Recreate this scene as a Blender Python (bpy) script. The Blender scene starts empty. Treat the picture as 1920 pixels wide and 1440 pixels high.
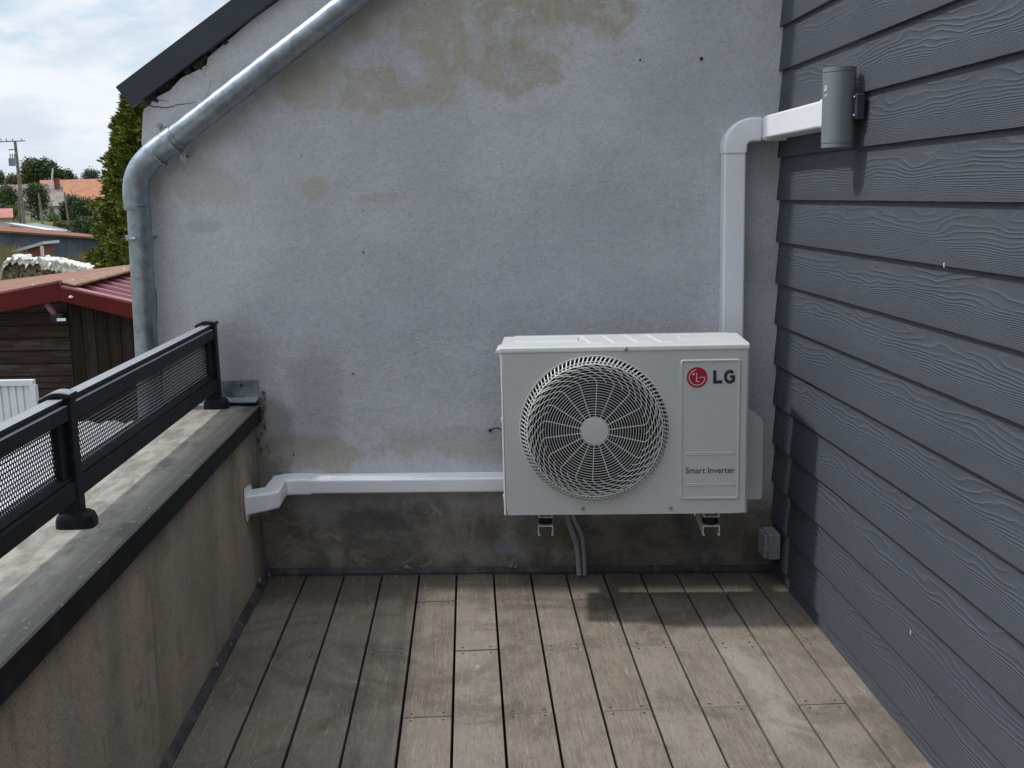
import bpy, bmesh, math, random
from mathutils import Vector, Matrix, noise as mnoise
random.seed(7)
PI = math.pi
S = bpy.context.scene
COL = S.collection
H = 1.381                                   # eye height above the deck (deck top is z = 0)

# ------------------------------------------------------------------ camera
R_ = Vector((0.998658, 0.045961, -0.02388))
D_ = Vector((-0.015486, -0.175011, -0.984445))
F_ = Vector((-0.049425, 0.983493, -0.174064))
cam_d = bpy.data.cameras.new('camera')
cam = bpy.data.objects.new('camera', cam_d)
COL.objects.link(cam)
cam.matrix_world = Matrix(((R_.x, -D_.x, -F_.x, 0), (R_.y, -D_.y, -F_.y, 0), (R_.z, -D_.z, -F_.z, H), (0, 0, 0, 1)))
cam_d.sensor_width = 36
cam_d.lens = 37.5
cam_d.clip_start = 0.05
cam_d.clip_end = 3000
S.camera = cam
S.view_settings.view_transform = 'Standard'
S.view_settings.look = 'None'
S.view_settings.exposure = 0.17
S.view_settings.gamma = 1
S.render.engine = 'CYCLES'

# ------------------------------------------------------------------ node helper
class NT:
    def __init__(s, tree):
        s.t = tree; s.t.nodes.clear()
    def n(s, typ, **kw):
        nd = s.t.nodes.new(typ)
        for k, v in kw.items():
            setattr(nd, k, v)
        return nd
    def link(s, a, b): s.t.links.new(a, b)
    def put(s, sock, v):
        if v is None: return
        if hasattr(v, 'is_linked') or hasattr(v, 'links'): s.link(v, sock)
        else:
            if hasattr(sock.default_value, '__len__') and not hasattr(v, '__len__'): v = [v]*len(sock.default_value)
            if hasattr(sock.default_value, '__len__') and len(sock.default_value) == 4 and len(v) == 3: v = (*v, 1)
            sock.default_value = v
    def m(s, op, a, b=None, c=None, clamp=False):
        nd = s.n('ShaderNodeMath', operation=op, use_clamp=clamp)
        s.put(nd.inputs[0], a); s.put(nd.inputs[1], b); s.put(nd.inputs[2], c)
        return nd.outputs[0]
    def vm(s, op, a, b=None):
        nd = s.n('ShaderNodeVectorMath', operation=op)
        s.put(nd.inputs[0], a); s.put(nd.inputs[1], b)
        return nd.outputs['Value'] if op in ('DOT_PRODUCT', 'LENGTH', 'DISTANCE') else nd.outputs[0]
    def pos(s): return s.n('ShaderNodeNewGeometry').outputs['Position']
    def sep(s, v):
        nd = s.n('ShaderNodeSeparateXYZ'); s.put(nd.inputs[0], v); return nd.outputs
    def comb(s, x, y, z):
        nd = s.n('ShaderNodeCombineXYZ'); s.put(nd.inputs[0], x); s.put(nd.inputs[1], y); s.put(nd.inputs[2], z); return nd.outputs[0]
    def noise(s, vec, scale, detail=4, rough=.55, dist=0, color=False):
        nd = s.n('ShaderNodeTexNoise'); s.put(nd.inputs['Vector'], vec)
        nd.inputs['Scale'].default_value = scale; nd.inputs['Detail'].default_value = detail
        nd.inputs['Roughness'].default_value = rough; nd.inputs['Distortion'].default_value = dist
        return nd.outputs['Color' if color else 'Fac']
    def white(s, v):
        nd = s.n('ShaderNodeTexWhiteNoise', noise_dimensions='1D'); s.put(nd.inputs['W'], v); return nd.outputs['Value']
    def vor(s, vec, scale, feature='F1'):
        nd = s.n('ShaderNodeTexVoronoi', feature=feature); s.put(nd.inputs['Vector'], vec); nd.inputs['Scale'].default_value = scale
        return nd.outputs['Distance']
    def step(s, v, lo, hi):
        nd = s.n('ShaderNodeMapRange', interpolation_type='SMOOTHSTEP'); s.put(nd.inputs[0], v)
        nd.inputs[1].default_value = lo; nd.inputs[2].default_value = hi; nd.inputs[3].default_value = 0; nd.inputs[4].default_value = 1
        return nd.outputs[0]
    def mix(s, f, a, b, blend='MIX'):
        nd = s.n('ShaderNodeMix', data_type='RGBA', blend_type=blend)
        s.put(nd.inputs[0], f); s.put(nd.inputs[6], a); s.put(nd.inputs[7], b)
        return nd.outputs[2]
    def bump(s, h, strength=.3, dist=.01, normal=None):
        nd = s.n('ShaderNodeBump'); nd.inputs['Strength'].default_value = strength; nd.inputs['Distance'].default_value = dist
        s.put(nd.inputs['Height'], h)
        if normal: s.link(normal, nd.inputs['Normal'])
        return nd.outputs[0]
    def bsdf(s, col, rough=.6, metal=0, normal=None, spec=.5, trans=0):
        b = s.n('ShaderNodeBsdfPrincipled'); o = s.n('ShaderNodeOutputMaterial')
        s.put(b.inputs['Base Color'], col); s.put(b.inputs['Roughness'], rough); s.put(b.inputs['Metallic'], metal)
        b.inputs['Specular IOR Level'].default_value = spec
        if normal: s.link(normal, b.inputs['Normal'])
        s.link(b.outputs[0], o.inputs[0]); return b
def newmat(name):
    m = bpy.data.materials.new(name); m.use_nodes = True
    return m, NT(m.node_tree)
def simple(name, col, rough=.6, metal=0, var=.12, vs=6, bump=0, bs=80, spec=.5, dirt=None, dirt_amt=.3, dirt_s=3):
    m, t = newmat(name)
    p = t.pos()
    f = t.noise(p, vs, 5)
    c = t.mix(t.step(f, .3, .7), [x*(1-var) for x in col], [min(1, x*(1+var)) for x in col])
    if dirt:
        c = t.mix(t.m('MULTIPLY', t.step(t.noise(p, dirt_s, 6, .65), .45, .75), dirt_amt), c, dirt)
    nm = t.bump(t.noise(p, bs, 4), bump, .002) if bump else None
    r = t.m('ADD', rough-.06, t.m('MULTIPLY', f, .12))
    t.bsdf(c, r, metal, nm, spec)
    return m

# ------------------------------------------------------------------ world: cloudy sky, one hazy sun from the left
SUN = Vector((.74, -.05, -1.0)).normalized()     # travel direction of the light
elev = math.asin(-SUN.z)
azim = math.atan2(-SUN.x, -SUN.y)                # compass angle of the sun from +Y towards +X
W = bpy.data.worlds.new('World'); S.world = W; W.use_nodes = True
t = NT(W.node_tree)
sky = t.n('ShaderNodeTexSky', sky_type='NISHITA', sun_disc=False, sun_elevation=elev, sun_rotation=azim)
g = t.n('ShaderNodeTexCoord').outputs['Generated']
sx = t.sep(g)
vec = t.comb(sx[0], sx[1], t.m('MULTIPLY', sx[2], 2.6))
n1 = t.noise(vec, 3.3, 7, .58, .4)
n2 = t.noise(t.vm('ADD', vec, (3.1, 1.7, .4)), 7.5, 6, .55, .3)
cloud = t.mix(t.step(n2, .33, .62), (6.6, 7.4, 8.4), (8.7, 9.1, 9.6))
skyc = t.mix(.6, sky.outputs[0], (6.0, 7.8, 9.4))
c = t.mix(t.step(n1, .36, .50), skyc, cloud)
lum = t.m('ADD', .93, t.m('MULTIPLY', t.m('MAXIMUM', t.m('SUBTRACT', sx[2], .22), 0), 1.6))
lum = t.m('SUBTRACT', lum, t.m('MULTIPLY', t.m('MAXIMUM', t.m('MULTIPLY', sx[1], -1.0), 0), .50))
c = t.mix(1.0, c, t.comb(lum, lum, lum), 'MULTIPLY')
bg = t.n('ShaderNodeBackground'); bg.inputs[1].default_value = .1
t.link(c, bg.inputs[0])
wo = t.n('ShaderNodeOutputWorld'); t.link(bg.outputs[0], wo.inputs[0])
sd = bpy.data.lights.new('sun', 'SUN'); sd.energy = 2.45; sd.angle = math.radians(3.0); sd.color = (1, .965, .925)
so = bpy.data.objects.new('sun', sd); COL.objects.link(so)
so.rotation_euler = SUN.to_track_quat('-Z', 'Y').to_euler()

# ------------------------------------------------------------------ geometry helpers
def ray(px, py): return R_*((px-960)/2000.)+D_*((py-720)/2000.)+F_
def at(px, py, Y):                                # the world point seen at a photo pixel, at depth Y
    v = ray(px, py); v = v*(Y/v.y); return Vector((v.x, v.y, v.z+H))
def atz(px, py, z):
    v = ray(px, py); v = v*((z-H)/v.z); return Vector((v.x, v.y, v.z+H))
V_ = Vector((-0.08759074, 0.99615654, 0)); U_ = Vector((V_.y, -V_.x, 0))
def P(u, v, z): return U_*u+V_*v+Vector((0, 0, z))
def atu(px, py, u):
    r = ray(px, py); k = u/r.dot(U_); r = r*k; return Vector((r.x, r.y, r.z+H))
def uv(p): return p.dot(U_), p.dot(V_), p.z

class MB:
    def __init__(s): s.v = []; s.f = []
    def add(s, vs, fs):
        o = len(s.v); s.v += [Vector(v) for v in vs]; s.f += [[i+o for i in f] for f in fs]; return s
    def hexa(s, c):                               # 8 corners: bottom loop 0-3, top loop 4-7
        return s.add(c, [(0, 3, 2, 1), (4, 5, 6, 7), (0, 1, 5, 4), (1, 2, 6, 5), (2, 3, 7, 6), (3, 0, 4, 7)])
    def box(s, x0, x1, y0, y1, z0, z1):
        return s.hexa([(x0, y0, z0), (x1, y0, z0), (x1, y1, z0), (x0, y1, z0), (x0, y0, z1), (x1, y0, z1), (x1, y1, z1), (x0, y1, z1)])
    def ubox(s, u0, u1, v0, v1, z0, z1):
        return s.hexa([P(u0, v0, z0), P(u1, v0, z0), P(u1, v1, z0), P(u0, v1, z0), P(u0, v0, z1), P(u1, v0, z1), P(u1, v1, z1), P(u0, v1, z1)])
    def prism(s, poly, off):                      # polygon (list of points) extruded by vector off
        n = len(poly); off = Vector(off)
        return s.add(list(poly)+[Vector(q)+off for q in poly], [list(range(n)), list(range(2*n-1, n-1, -1))]+[(i, i+n, (i+1) % n+n, (i+1) % n) for i in range(n)])
    def tube(s, pts, r, seg=8, cap=True, closed=False):
        pts = [Vector(q) for q in pts]; n = len(pts)
        rr = r if hasattr(r, '__len__') else [r]*n
        o = len(s.v); T = []
        for i in range(n):
            a = pts[(i-1) % n] if (closed or i > 0) else pts[i]; b = pts[(i+1) % n] if (closed or i < n-1) else pts[i]
            T.append((b-a).normalized())
        up = Vector((0, 0, 1)) if abs(T[0].z) < .9 else Vector((0, 1, 0))
        nrm = (up-T[0]*up.dot(T[0])).normalized()
        for i in range(n):
            nrm = (nrm-T[i]*nrm.dot(T[i])).normalized(); b = T[i].cross(nrm)
            for k in range(seg):
                a = 2*PI*k/seg; s.v.append(pts[i]+nrm*(math.cos(a)*rr[i])+b*(math.sin(a)*rr[i]))
        for i in range(n if closed else n-1):
            j = (i+1) % n
            for k in range(seg):
                l = (k+1) % seg; s.f.append([o+i*seg+k, o+i*seg+l, o+j*seg+l, o+j*seg+k])
        if cap and not closed:
            s.f.append([o+k for k in range(seg)][::-1]); s.f.append([o+(n-1)*seg+k for k in range(seg)])
        return s
    def sweep(s, sections):                       # list of equal-length loops joined, capped
        o = len(s.v); k = len(sections[0])
        for sec in sections: s.v += [Vector(q) for q in sec]
        for i in range(len(sections)-1):
            for j in range(k):
                l = (j+1) % k; s.f.append([o+i*k+j, o+i*k+l, o+(i+1)*k+l, o+(i+1)*k+j])
        s.f.append([o+j for j in range(k)][::-1]); s.f.append([o+(len(sections)-1)*k+j for j in range(k)])
        return s
    def ball(s, c, r, n=8, sz=1, rough=0):
        c = Vector(c); o = len(s.v)
        for i in range(n+1):
            th = PI*i/n
            for j in range(n*2):
                ph = PI*j/n; q = Vector((math.sin(th)*math.cos(ph), math.sin(th)*math.sin(ph), math.cos(th)*sz))
                k = r*(1+rough*mnoise.noise(q*2.3+c*9)); s.v.append(c+q*k)
        for i in range(n):
            for j in range(n*2):
                l = (j+1) % (n*2); s.f.append([o+i*n*2+j, o+i*n*2+l, o+(i+1)*n*2+l, o+(i+1)*n*2+j])
        return s
    def build(s, name, mat, parent=None, smooth=False, bevel=0, seg=2, angle=35):
        org = parent.matrix_world.translation.copy() if parent else Vector((0, 0, 0))
        if parent and 'org' in ORG.get(parent.name, {}): org = ORG[parent.name]['org']
        me = bpy.data.meshes.new(name)
        me.from_pydata([tuple(v-org) for v in s.v], [], [tuple(f) for f in s.f])
        bm = bmesh.new(); bm.from_mesh(me); bmesh.ops.remove_doubles(bm, verts=bm.verts, dist=1e-6)
        bmesh.ops.recalc_face_normals(bm, faces=bm.faces)
        if smooth:
            for f in bm.faces: f.smooth = True
            for e in bm.edges:
                if len(e.link_faces) == 2 and e.calc_face_angle(0) > math.radians(angle): e.smooth = False
        bm.to_mesh(me); bm.free()
        me.materials.append(mat)
        o = bpy.data.objects.new(name, me); COL.objects.link(o)
        if parent: o.parent = parent
        ORG[o.name] = {'org': org}
        if smooth and not bevel:
            wn = o.modifiers.new('normals', 'WEIGHTED_NORMAL'); wn.keep_sharp = True; wn.weight = 60
        if bevel:
            md = o.modifiers.new('bevel', 'BEVEL'); md.width = bevel; md.segments = seg; md.limit_method = 'ANGLE'; md.angle_limit = math.radians(40)
            if not smooth:
                for f in me.polygons: f.use_smooth = True
            md.harden_normals = True
        return o
ORG = {}
def tag(o, label=None, cat=None, group=None, kind=None):
    if label: o['label'] = label
    if cat: o['category'] = cat
    if group: o['group'] = group
    if kind: o['kind'] = kind
    return o
def thing(name, loc, label, cat, group=None):
    o = bpy.data.objects.new(name, None); COL.objects.link(o); o.location = loc; o.empty_display_size = .1
    ORG[o.name] = {'org': Vector(loc)}
    return tag(o, label, cat, group)
def circle(c, r, ax, ay, n):
    return [Vector(c)+Vector(ax)*(r*math.cos(2*PI*i/n))+Vector(ay)*(r*math.sin(2*PI*i/n)) for i in range(n)]

# ------------------------------------------------------------------ main surfaces
YW = 3.79                                        # front face of the rendered gable wall
GROUND = -2.52
def blob(t, p, cx, cz, rx, rz, rough=.5, sharp=.25, nz=None):
    x, y, z = t.sep(p)
    dx = t.m('DIVIDE', t.m('SUBTRACT', x, cx), rx); dz = t.m('DIVIDE', t.m('SUBTRACT', z, cz), rz)
    d = t.m('SQRT', t.m('ADD', t.m('MULTIPLY', dx, dx), t.m('MULTIPLY', dz, dz)))
    d = t.m('ADD', d, t.m('MULTIPLY', t.m('SUBTRACT', nz, .5), rough*2.6))
    return t.m('SUBTRACT', 1.0, t.step(d, 1-sharp, 1+sharp))
def render_mat():
    m, t = newmat('grey_render')
    p = t.pos(); x, y, z = t.sep(p)
    big = t.noise(p, 1.7, 6, .6); mid = t.noise(p, 7, 6, .62, .5); fine = t.noise(p, 140, 4, .6); mid2 = t.noise(t.vm('ADD', p, (9, 2, 4)), 4.5, 8, .68, .3)
    c = t.mix(t.step(big, .35, .65), (.432, .434, .462), (.515, .516, .545))
    c = t.mix(t.m('MULTIPLY', t.step(mid, .42, .7), .35), c, (.40, .405, .44))
    # long faint trowelled courses
    crs = t.noise(t.comb(t.m('MULTIPLY', x, 2.2), 0, t.m('MULTIPLY', z, 11)), 1.0, 5, .6)
    c = t.mix(t.m('MULTIPLY', t.step(crs, .52, .72), .32), c, (.37, .375, .40))
    pale = t.m('MULTIPLY', t.step(mid2, .55, .72), .3)
    c = t.mix(pale, c, (.50, .50, .52))
    och = (.375, .345, .280); dark = (.15, .14, .125)
    brk_ = t.m('ADD', .35, t.m('MULTIPLY', t.step(t.noise(t.vm('ADD', p, (3, 3, 3)), 8, 9, .7, .6), .42, .52), .65))
    # ochre patches where the old coat shows through
    for (px, py, rx, rz, k, rg) in ((900, 40, .42, .13, .9, .75), (700, 165, .34, .075, .75, .8), (960, 120, .22, .10, .8, .8), (560, 150, .24, .06, .4, .9), (1100, 20, .16, .06, .8, .6), (594, 352, .045, .038, .6, .9), (395, 355, .12, .06, .3, .9), (850, 830, .22, .07, .5, .9), (710, 370, .07, .015, .4, .6), (560, 850, .26, .06, .75, .8), (370, 130, .10, .07, .3, .7), (380, 425, .07, .022, .35, .8)):
        q = at(px, py, YW)
        mk_ = t.m('MULTIPLY', blob(t, p, q.x, q.z, rx, rz, rg*1.5, .22, mid2), k)
        if py < 200: mk_ = t.m('MULTIPLY', mk_, brk_)
        c = t.mix(mk_, c, och if py != 425 else (.27, .27, .30))
    for (px, py, rx, rz, k) in ((1040, 62, .12, .035, .8), (850, 240, .10, .02, .3), (1000, 140, .07, .02, .6), (770, 140, .05, .05, .5)):
        q = at(px, py, YW); c = t.mix(t.m('MULTIPLY', blob(t, p, q.x, q.z, rx, rz, 1.1, .45, mid2), k*.6), c, (.47, .475, .50))
    # dirt under the sloping pipe
    a = at(720, 0, YW); b = at(330, 300, YW); dv = (b-a).normalized(); nv = Vector((-dv.z, 0, dv.x))
    if nv.z > 0: nv = -nv
    dd = t.m('ADD', t.m('MULTIPLY', t.m('SUBTRACT', x, a.x), nv.x), t.m('MULTIPLY', t.m('SUBTRACT', z, a.z), nv.z))
    under = t.m('MULTIPLY', t.m('MULTIPLY', t.step(dd, -.05, .01), t.m('SUBTRACT', 1.0, t.step(t.m('ADD', dd, t.m('MULTIPLY', mid2, .26)), .10, .25))), .62)
    c = t.mix(under, c, (.235, .22, .195))
    # soiled left edge and corner; first dark patch paints the end post's shadow
    le = t.m('SUBTRACT', 1.0, t.step(t.m('ADD', t.m('SUBTRACT', x, -1.475), t.m('MULTIPLY', mid2, .18)), .07, .20))
    c = t.mix(t.m('MULTIPLY', le, .28), c, (.30, .275, .24))
    for (px, py, rx, rz, k) in ((455, 680, .10, .13, .25), (500, 800, .10, .14, .6), (590, 740, .09, .16, .35), (500, 900, .10, .10, .7)):
        q = at(px, py, YW); c = t.mix(t.m('MULTIPLY', blob(t, p, q.x, q.z, rx, rz, .8, .5, mid), k), c, dark)
    # stained band below the white pipe cover, with its shade painted in
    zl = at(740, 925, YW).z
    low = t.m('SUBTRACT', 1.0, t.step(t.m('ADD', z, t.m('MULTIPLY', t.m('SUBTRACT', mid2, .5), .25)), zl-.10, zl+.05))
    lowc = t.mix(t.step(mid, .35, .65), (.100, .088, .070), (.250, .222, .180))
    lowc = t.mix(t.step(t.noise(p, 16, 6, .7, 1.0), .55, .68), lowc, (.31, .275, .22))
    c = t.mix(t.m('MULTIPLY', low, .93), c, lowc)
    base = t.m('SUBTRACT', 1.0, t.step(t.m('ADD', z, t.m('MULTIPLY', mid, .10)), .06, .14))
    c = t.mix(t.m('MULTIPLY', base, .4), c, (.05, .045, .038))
    for (px, py, rx, rz, k, cc) in ((955, 1025, .055, .03, .85, (.25, .26, .29)), (1310, 1025, .05, .03, .6, (.14, .15, .17)), (700, 975, .16, .04, .6, (.10, .10, .105)), (1200, 1000, .6, .10, .35, (.11, .095, .072))):
        q = at(px, py, YW); c = t.mix(t.m('MULTIPLY', blob(t, p, q.x, q.z, rx, rz, .9, .3, mid), k), c, cc)
    mot = t.m('ADD', t.m('MULTIPLY', t.noise(p, 55, 4, .7), .55), t.m('MULTIPLY', t.noise(p, 210, 2, .6), .45)); mk = t.m('ADD', .76, t.m('MULTIPLY', mot, .48))
    c = t.mix(1.0, c, t.comb(mk, mk, mk), 'MULTIPLY')
    # pin holes
    qp = at(600, 760, YW); vo = t.vor(p, 78); msk = t.m('MAXIMUM', t.m('MULTIPLY', t.step(t.noise(p, 2.6, 3), .55, .7), .6), t.m('MULTIPLY', blob(t, p, qp.x, qp.z, .09, .20, .8, .5, mid), .6))
    pits = t.m('MULTIPLY', t.m('SUBTRACT', 1.0, t.step(vo, .10, .17)), t.m('MULTIPLY', msk, t.step(t.noise(p, 23, 2), .46, .6)))
    c = t.mix(t.m('MULTIPLY', pits, .65), c, (.10, .10, .11))
    c = t.mix(t.m('MULTIPLY', t.m('SUBTRACT', 1.0, t.step(fine, .36, .46)), .3), c, (.22, .22, .24))
    worm = t.m('ABSOLUTE', t.m('SUBTRACT', t.noise(p, 38, 3, .5, 2.0), .5))
    h = t.m('ADD', t.m('MULTIPLY', fine, .45), t.m('MULTIPLY', t.m('MULTIPLY', t.m('SUBTRACT', 1.0, t.step(worm, .0, .05)), t.step(t.noise(p, 3.1, 2), .50, .66)), .4))
    h = t.m('ADD', h, t.m('MULTIPLY', mid, 1.6)); h = t.m('ADD', h, t.m('MULTIPLY', t.noise(p, 45, 3), 1.0)); h = t.m('SUBTRACT', h, t.m('MULTIPLY', pits, 2.0))
    t.bsdf(c, .92, 0, t.bump(h, .6, .004), .25)
    return m
M_render = render_mat()

def parapet_mat():
    m, t = newmat('stained_parapet_render')
    p = t.pos(); x, y, z = t.sep(p); al = t.vm('DOT_PRODUCT', p, tuple(V_))
    st = t.noise(t.comb(t.m('MULTIPLY', al, 9), 0, t.m('MULTIPLY', z, .9)), 1.3, 7, .65, .4)
    st2 = t.noise(t.comb(t.m('MULTIPLY', al, 2.5), 3, t.m('MULTIPLY', z, 1.4)), 1.6, 6, .6, .3)
    fine = t.noise(p, 160, 4, .65)
    c = t.mix(t.step(st2, .34, .64), (.270, .228, .185), (.385, .318, .258))
    c = t.mix(t.m('MULTIPLY', t.step(st, .50, .70), .6), c, (.285, .268, .245))
    c = t.mix(t.m('MULTIPLY', t.m('SUBTRACT', 1.0, t.step(st, .30, .44)), .55), c, (.080, .070, .052))
    c = t.mix(t.m('MULTIPLY', t.step(t.noise(p, 5, 6, .7), .52, .72), .5), c, (.090, .092, .062))
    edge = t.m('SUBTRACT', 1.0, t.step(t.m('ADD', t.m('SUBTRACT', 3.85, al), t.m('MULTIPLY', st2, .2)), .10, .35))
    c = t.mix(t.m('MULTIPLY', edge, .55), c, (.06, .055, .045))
    drip = t.m('MULTIPLY', t.step(t.m('ADD', z, t.m('MULTIPLY', st, .35)), .66, .80), .45)
    c = t.mix(drip, c, (.09, .085, .075))
    c = t.mix(t.m('MULTIPLY', t.m('SUBTRACT', 1.0, t.step(fine, .38, .47)), .4), c, (.06, .05, .045))
    mk = t.m('ADD', .74, t.m('MULTIPLY', t.noise(p, 120, 4, .75), .52)); c = t.mix(1.0, c, t.comb(mk, mk, mk), 'MULTIPLY')
    t.bsdf(c, .9, 0, t.bump(t.m('ADD', t.m('MULTIPLY', fine, .6), t.noise(p, 40, 4)), .55, .003), .25)
    return m
M_parapet = parapet_mat()

def cap_mat():
    m, t = newmat('weathered_coping')
    p = t.pos(); al = t.vm('DOT_PRODUCT', p, tuple(V_)); ac = t.vm('DOT_PRODUCT', p, tuple(U_))
    n = t.noise(t.comb(t.m('MULTIPLY', al, 4.5), t.m('MULTIPLY', ac, 14), 0), 1.3, 8, .7, .3); n2 = t.noise(p, 9, 7, .7)
    st = t.noise(t.comb(t.m('MULTIPLY', al, 2), t.m('MULTIPLY', ac, 90), 0), 2.0, 4, .6)
    c = t.mix(t.step(n, .35, .62), (.17, .16, .135), (.34, .32, .275))
    inner = t.step(t.m('ADD', ac, t.m('MULTIPLY', t.m('SUBTRACT', n, .5), .12)), -.86, -.80)  # darker inner half paints the railing's shadow on the coping
    c = t.mix(t.m('MULTIPLY', inner, .88), c, (.058, .057, .052))
    c = t.mix(t.m('MULTIPLY', t.step(n2, .52, .66), .35), c, (.06, .06, .055))
    c = t.mix(t.m('MULTIPLY', t.step(st, .58, .70), .30), c, (.22, .22, .21))
    c = t.mix(t.m('MULTIPLY', t.step(t.noise(p, 55, 3), .62, .7), .4), c, (.36, .36, .34))
    t.bsdf(c, t.m('ADD', .55, t.m('MULTIPLY', n2, .25)), 0, t.bump(t.noise(p, 90, 5, .7), .45, .002), .35)
    return m
M_cap = cap_mat()

def clad_mat():
    m, t = newmat('blue_grey_fibre_cement')
    p = t.pos(); z = t.sep(p)[2]; al = t.vm('DOT_PRODUCT', p, tuple(V_))
    q = t.m('DIVIDE', t.m('SUBTRACT', z, Z0), .1435)
    idx = t.m('FLOOR', q); v = t.m('SUBTRACT', q, idx)
    r = t.white(t.m('ADD', idx, .37)); r2 = t.white(t.m('ADD', idx, 11.7))
    a2 = t.m('ADD', t.m('MULTIPLY', al, 1.0), t.m('MULTIPLY', r, 60))
    v2 = t.mix(0, t.comb(v, 0, 0), t.comb(v, 0, 0)); vv = v
    warp = t.noise(t.comb(t.m('MULTIPLY', a2, 2.3), t.m('MULTIPLY', v, 1.5), t.m('MULTIPLY', r2, 20)), 1.0, 2.0, .5)
    w2 = t.noise(t.comb(t.m('MULTIPLY', a2, 13), t.m('MULTIPLY', v, 3.0), 3), 1.0, 3, .5)
    # how dense the grain lines are: tight along one edge, open and cathedral-like at the other
    inv = t.m('SUBTRACT', 1.0, v)
    gcurve = t.m('ADD', t.m('MULTIPLY', inv, 3.0), t.m('MULTIPLY', t.m('MULTIPLY', inv, t.m('MULTIPLY', inv, inv)), 18.0))
    f = t.m('ADD', gcurve, t.m('MULTIPLY', warp, 7.6)); f = t.m('ADD', f, t.m('MULTIPLY', w2, .9))
    tri = t.m('ABSOLUTE', t.m('SUBTRACT', t.m('MULTIPLY', t.m('FRACT', f), 2.0), 1.0))
    line = t.m('POWER', tri, 3.0)
    brk = t.step(t.noise(t.comb(t.m('MULTIPLY', a2, 5), t.m('MULTIPLY', v, 5), 7), 1.0, 3), .30, .52)
    line = t.m('MULTIPLY', line, t.m('MULTIPLY', t.m('ADD', .15, t.m('MULTIPLY', brk, .85)), t.m('ADD', .65, t.m('MULTIPLY', r2, .35))))
    tone = t.noise(t.comb(t.m('MULTIPLY', al, 1.2), 0, t.m('MULTIPLY', z, 2)), 1.4, 5)
    c = t.mix(t.step(tone, .3, .7), (.055, .062, .079), (.067, .075, .093))
    c = t.mix(t.m('MULTIPLY', r2, .35), c, (.072, .079, .093))
    c = t.mix(t.m('MULTIPLY', line, .30), c, (.102, .115, .140))  # raised grain painted paler, as if catching the sun
    c = t.mix(t.m('MULTIPLY', t.step(t.noise(p, 14, 6, .7), .6, .75), .18), c, (.17, .17, .175))
    h = t.m('ADD', line, t.m('MULTIPLY', t.noise(p, 260, 3), .12))
    t.bsdf(c, .62, 0, t.bump(h, .75, .0028), .35)
    return m
Z0 = 1.344-.1435*9
M_clad = clad_mat()

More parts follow.
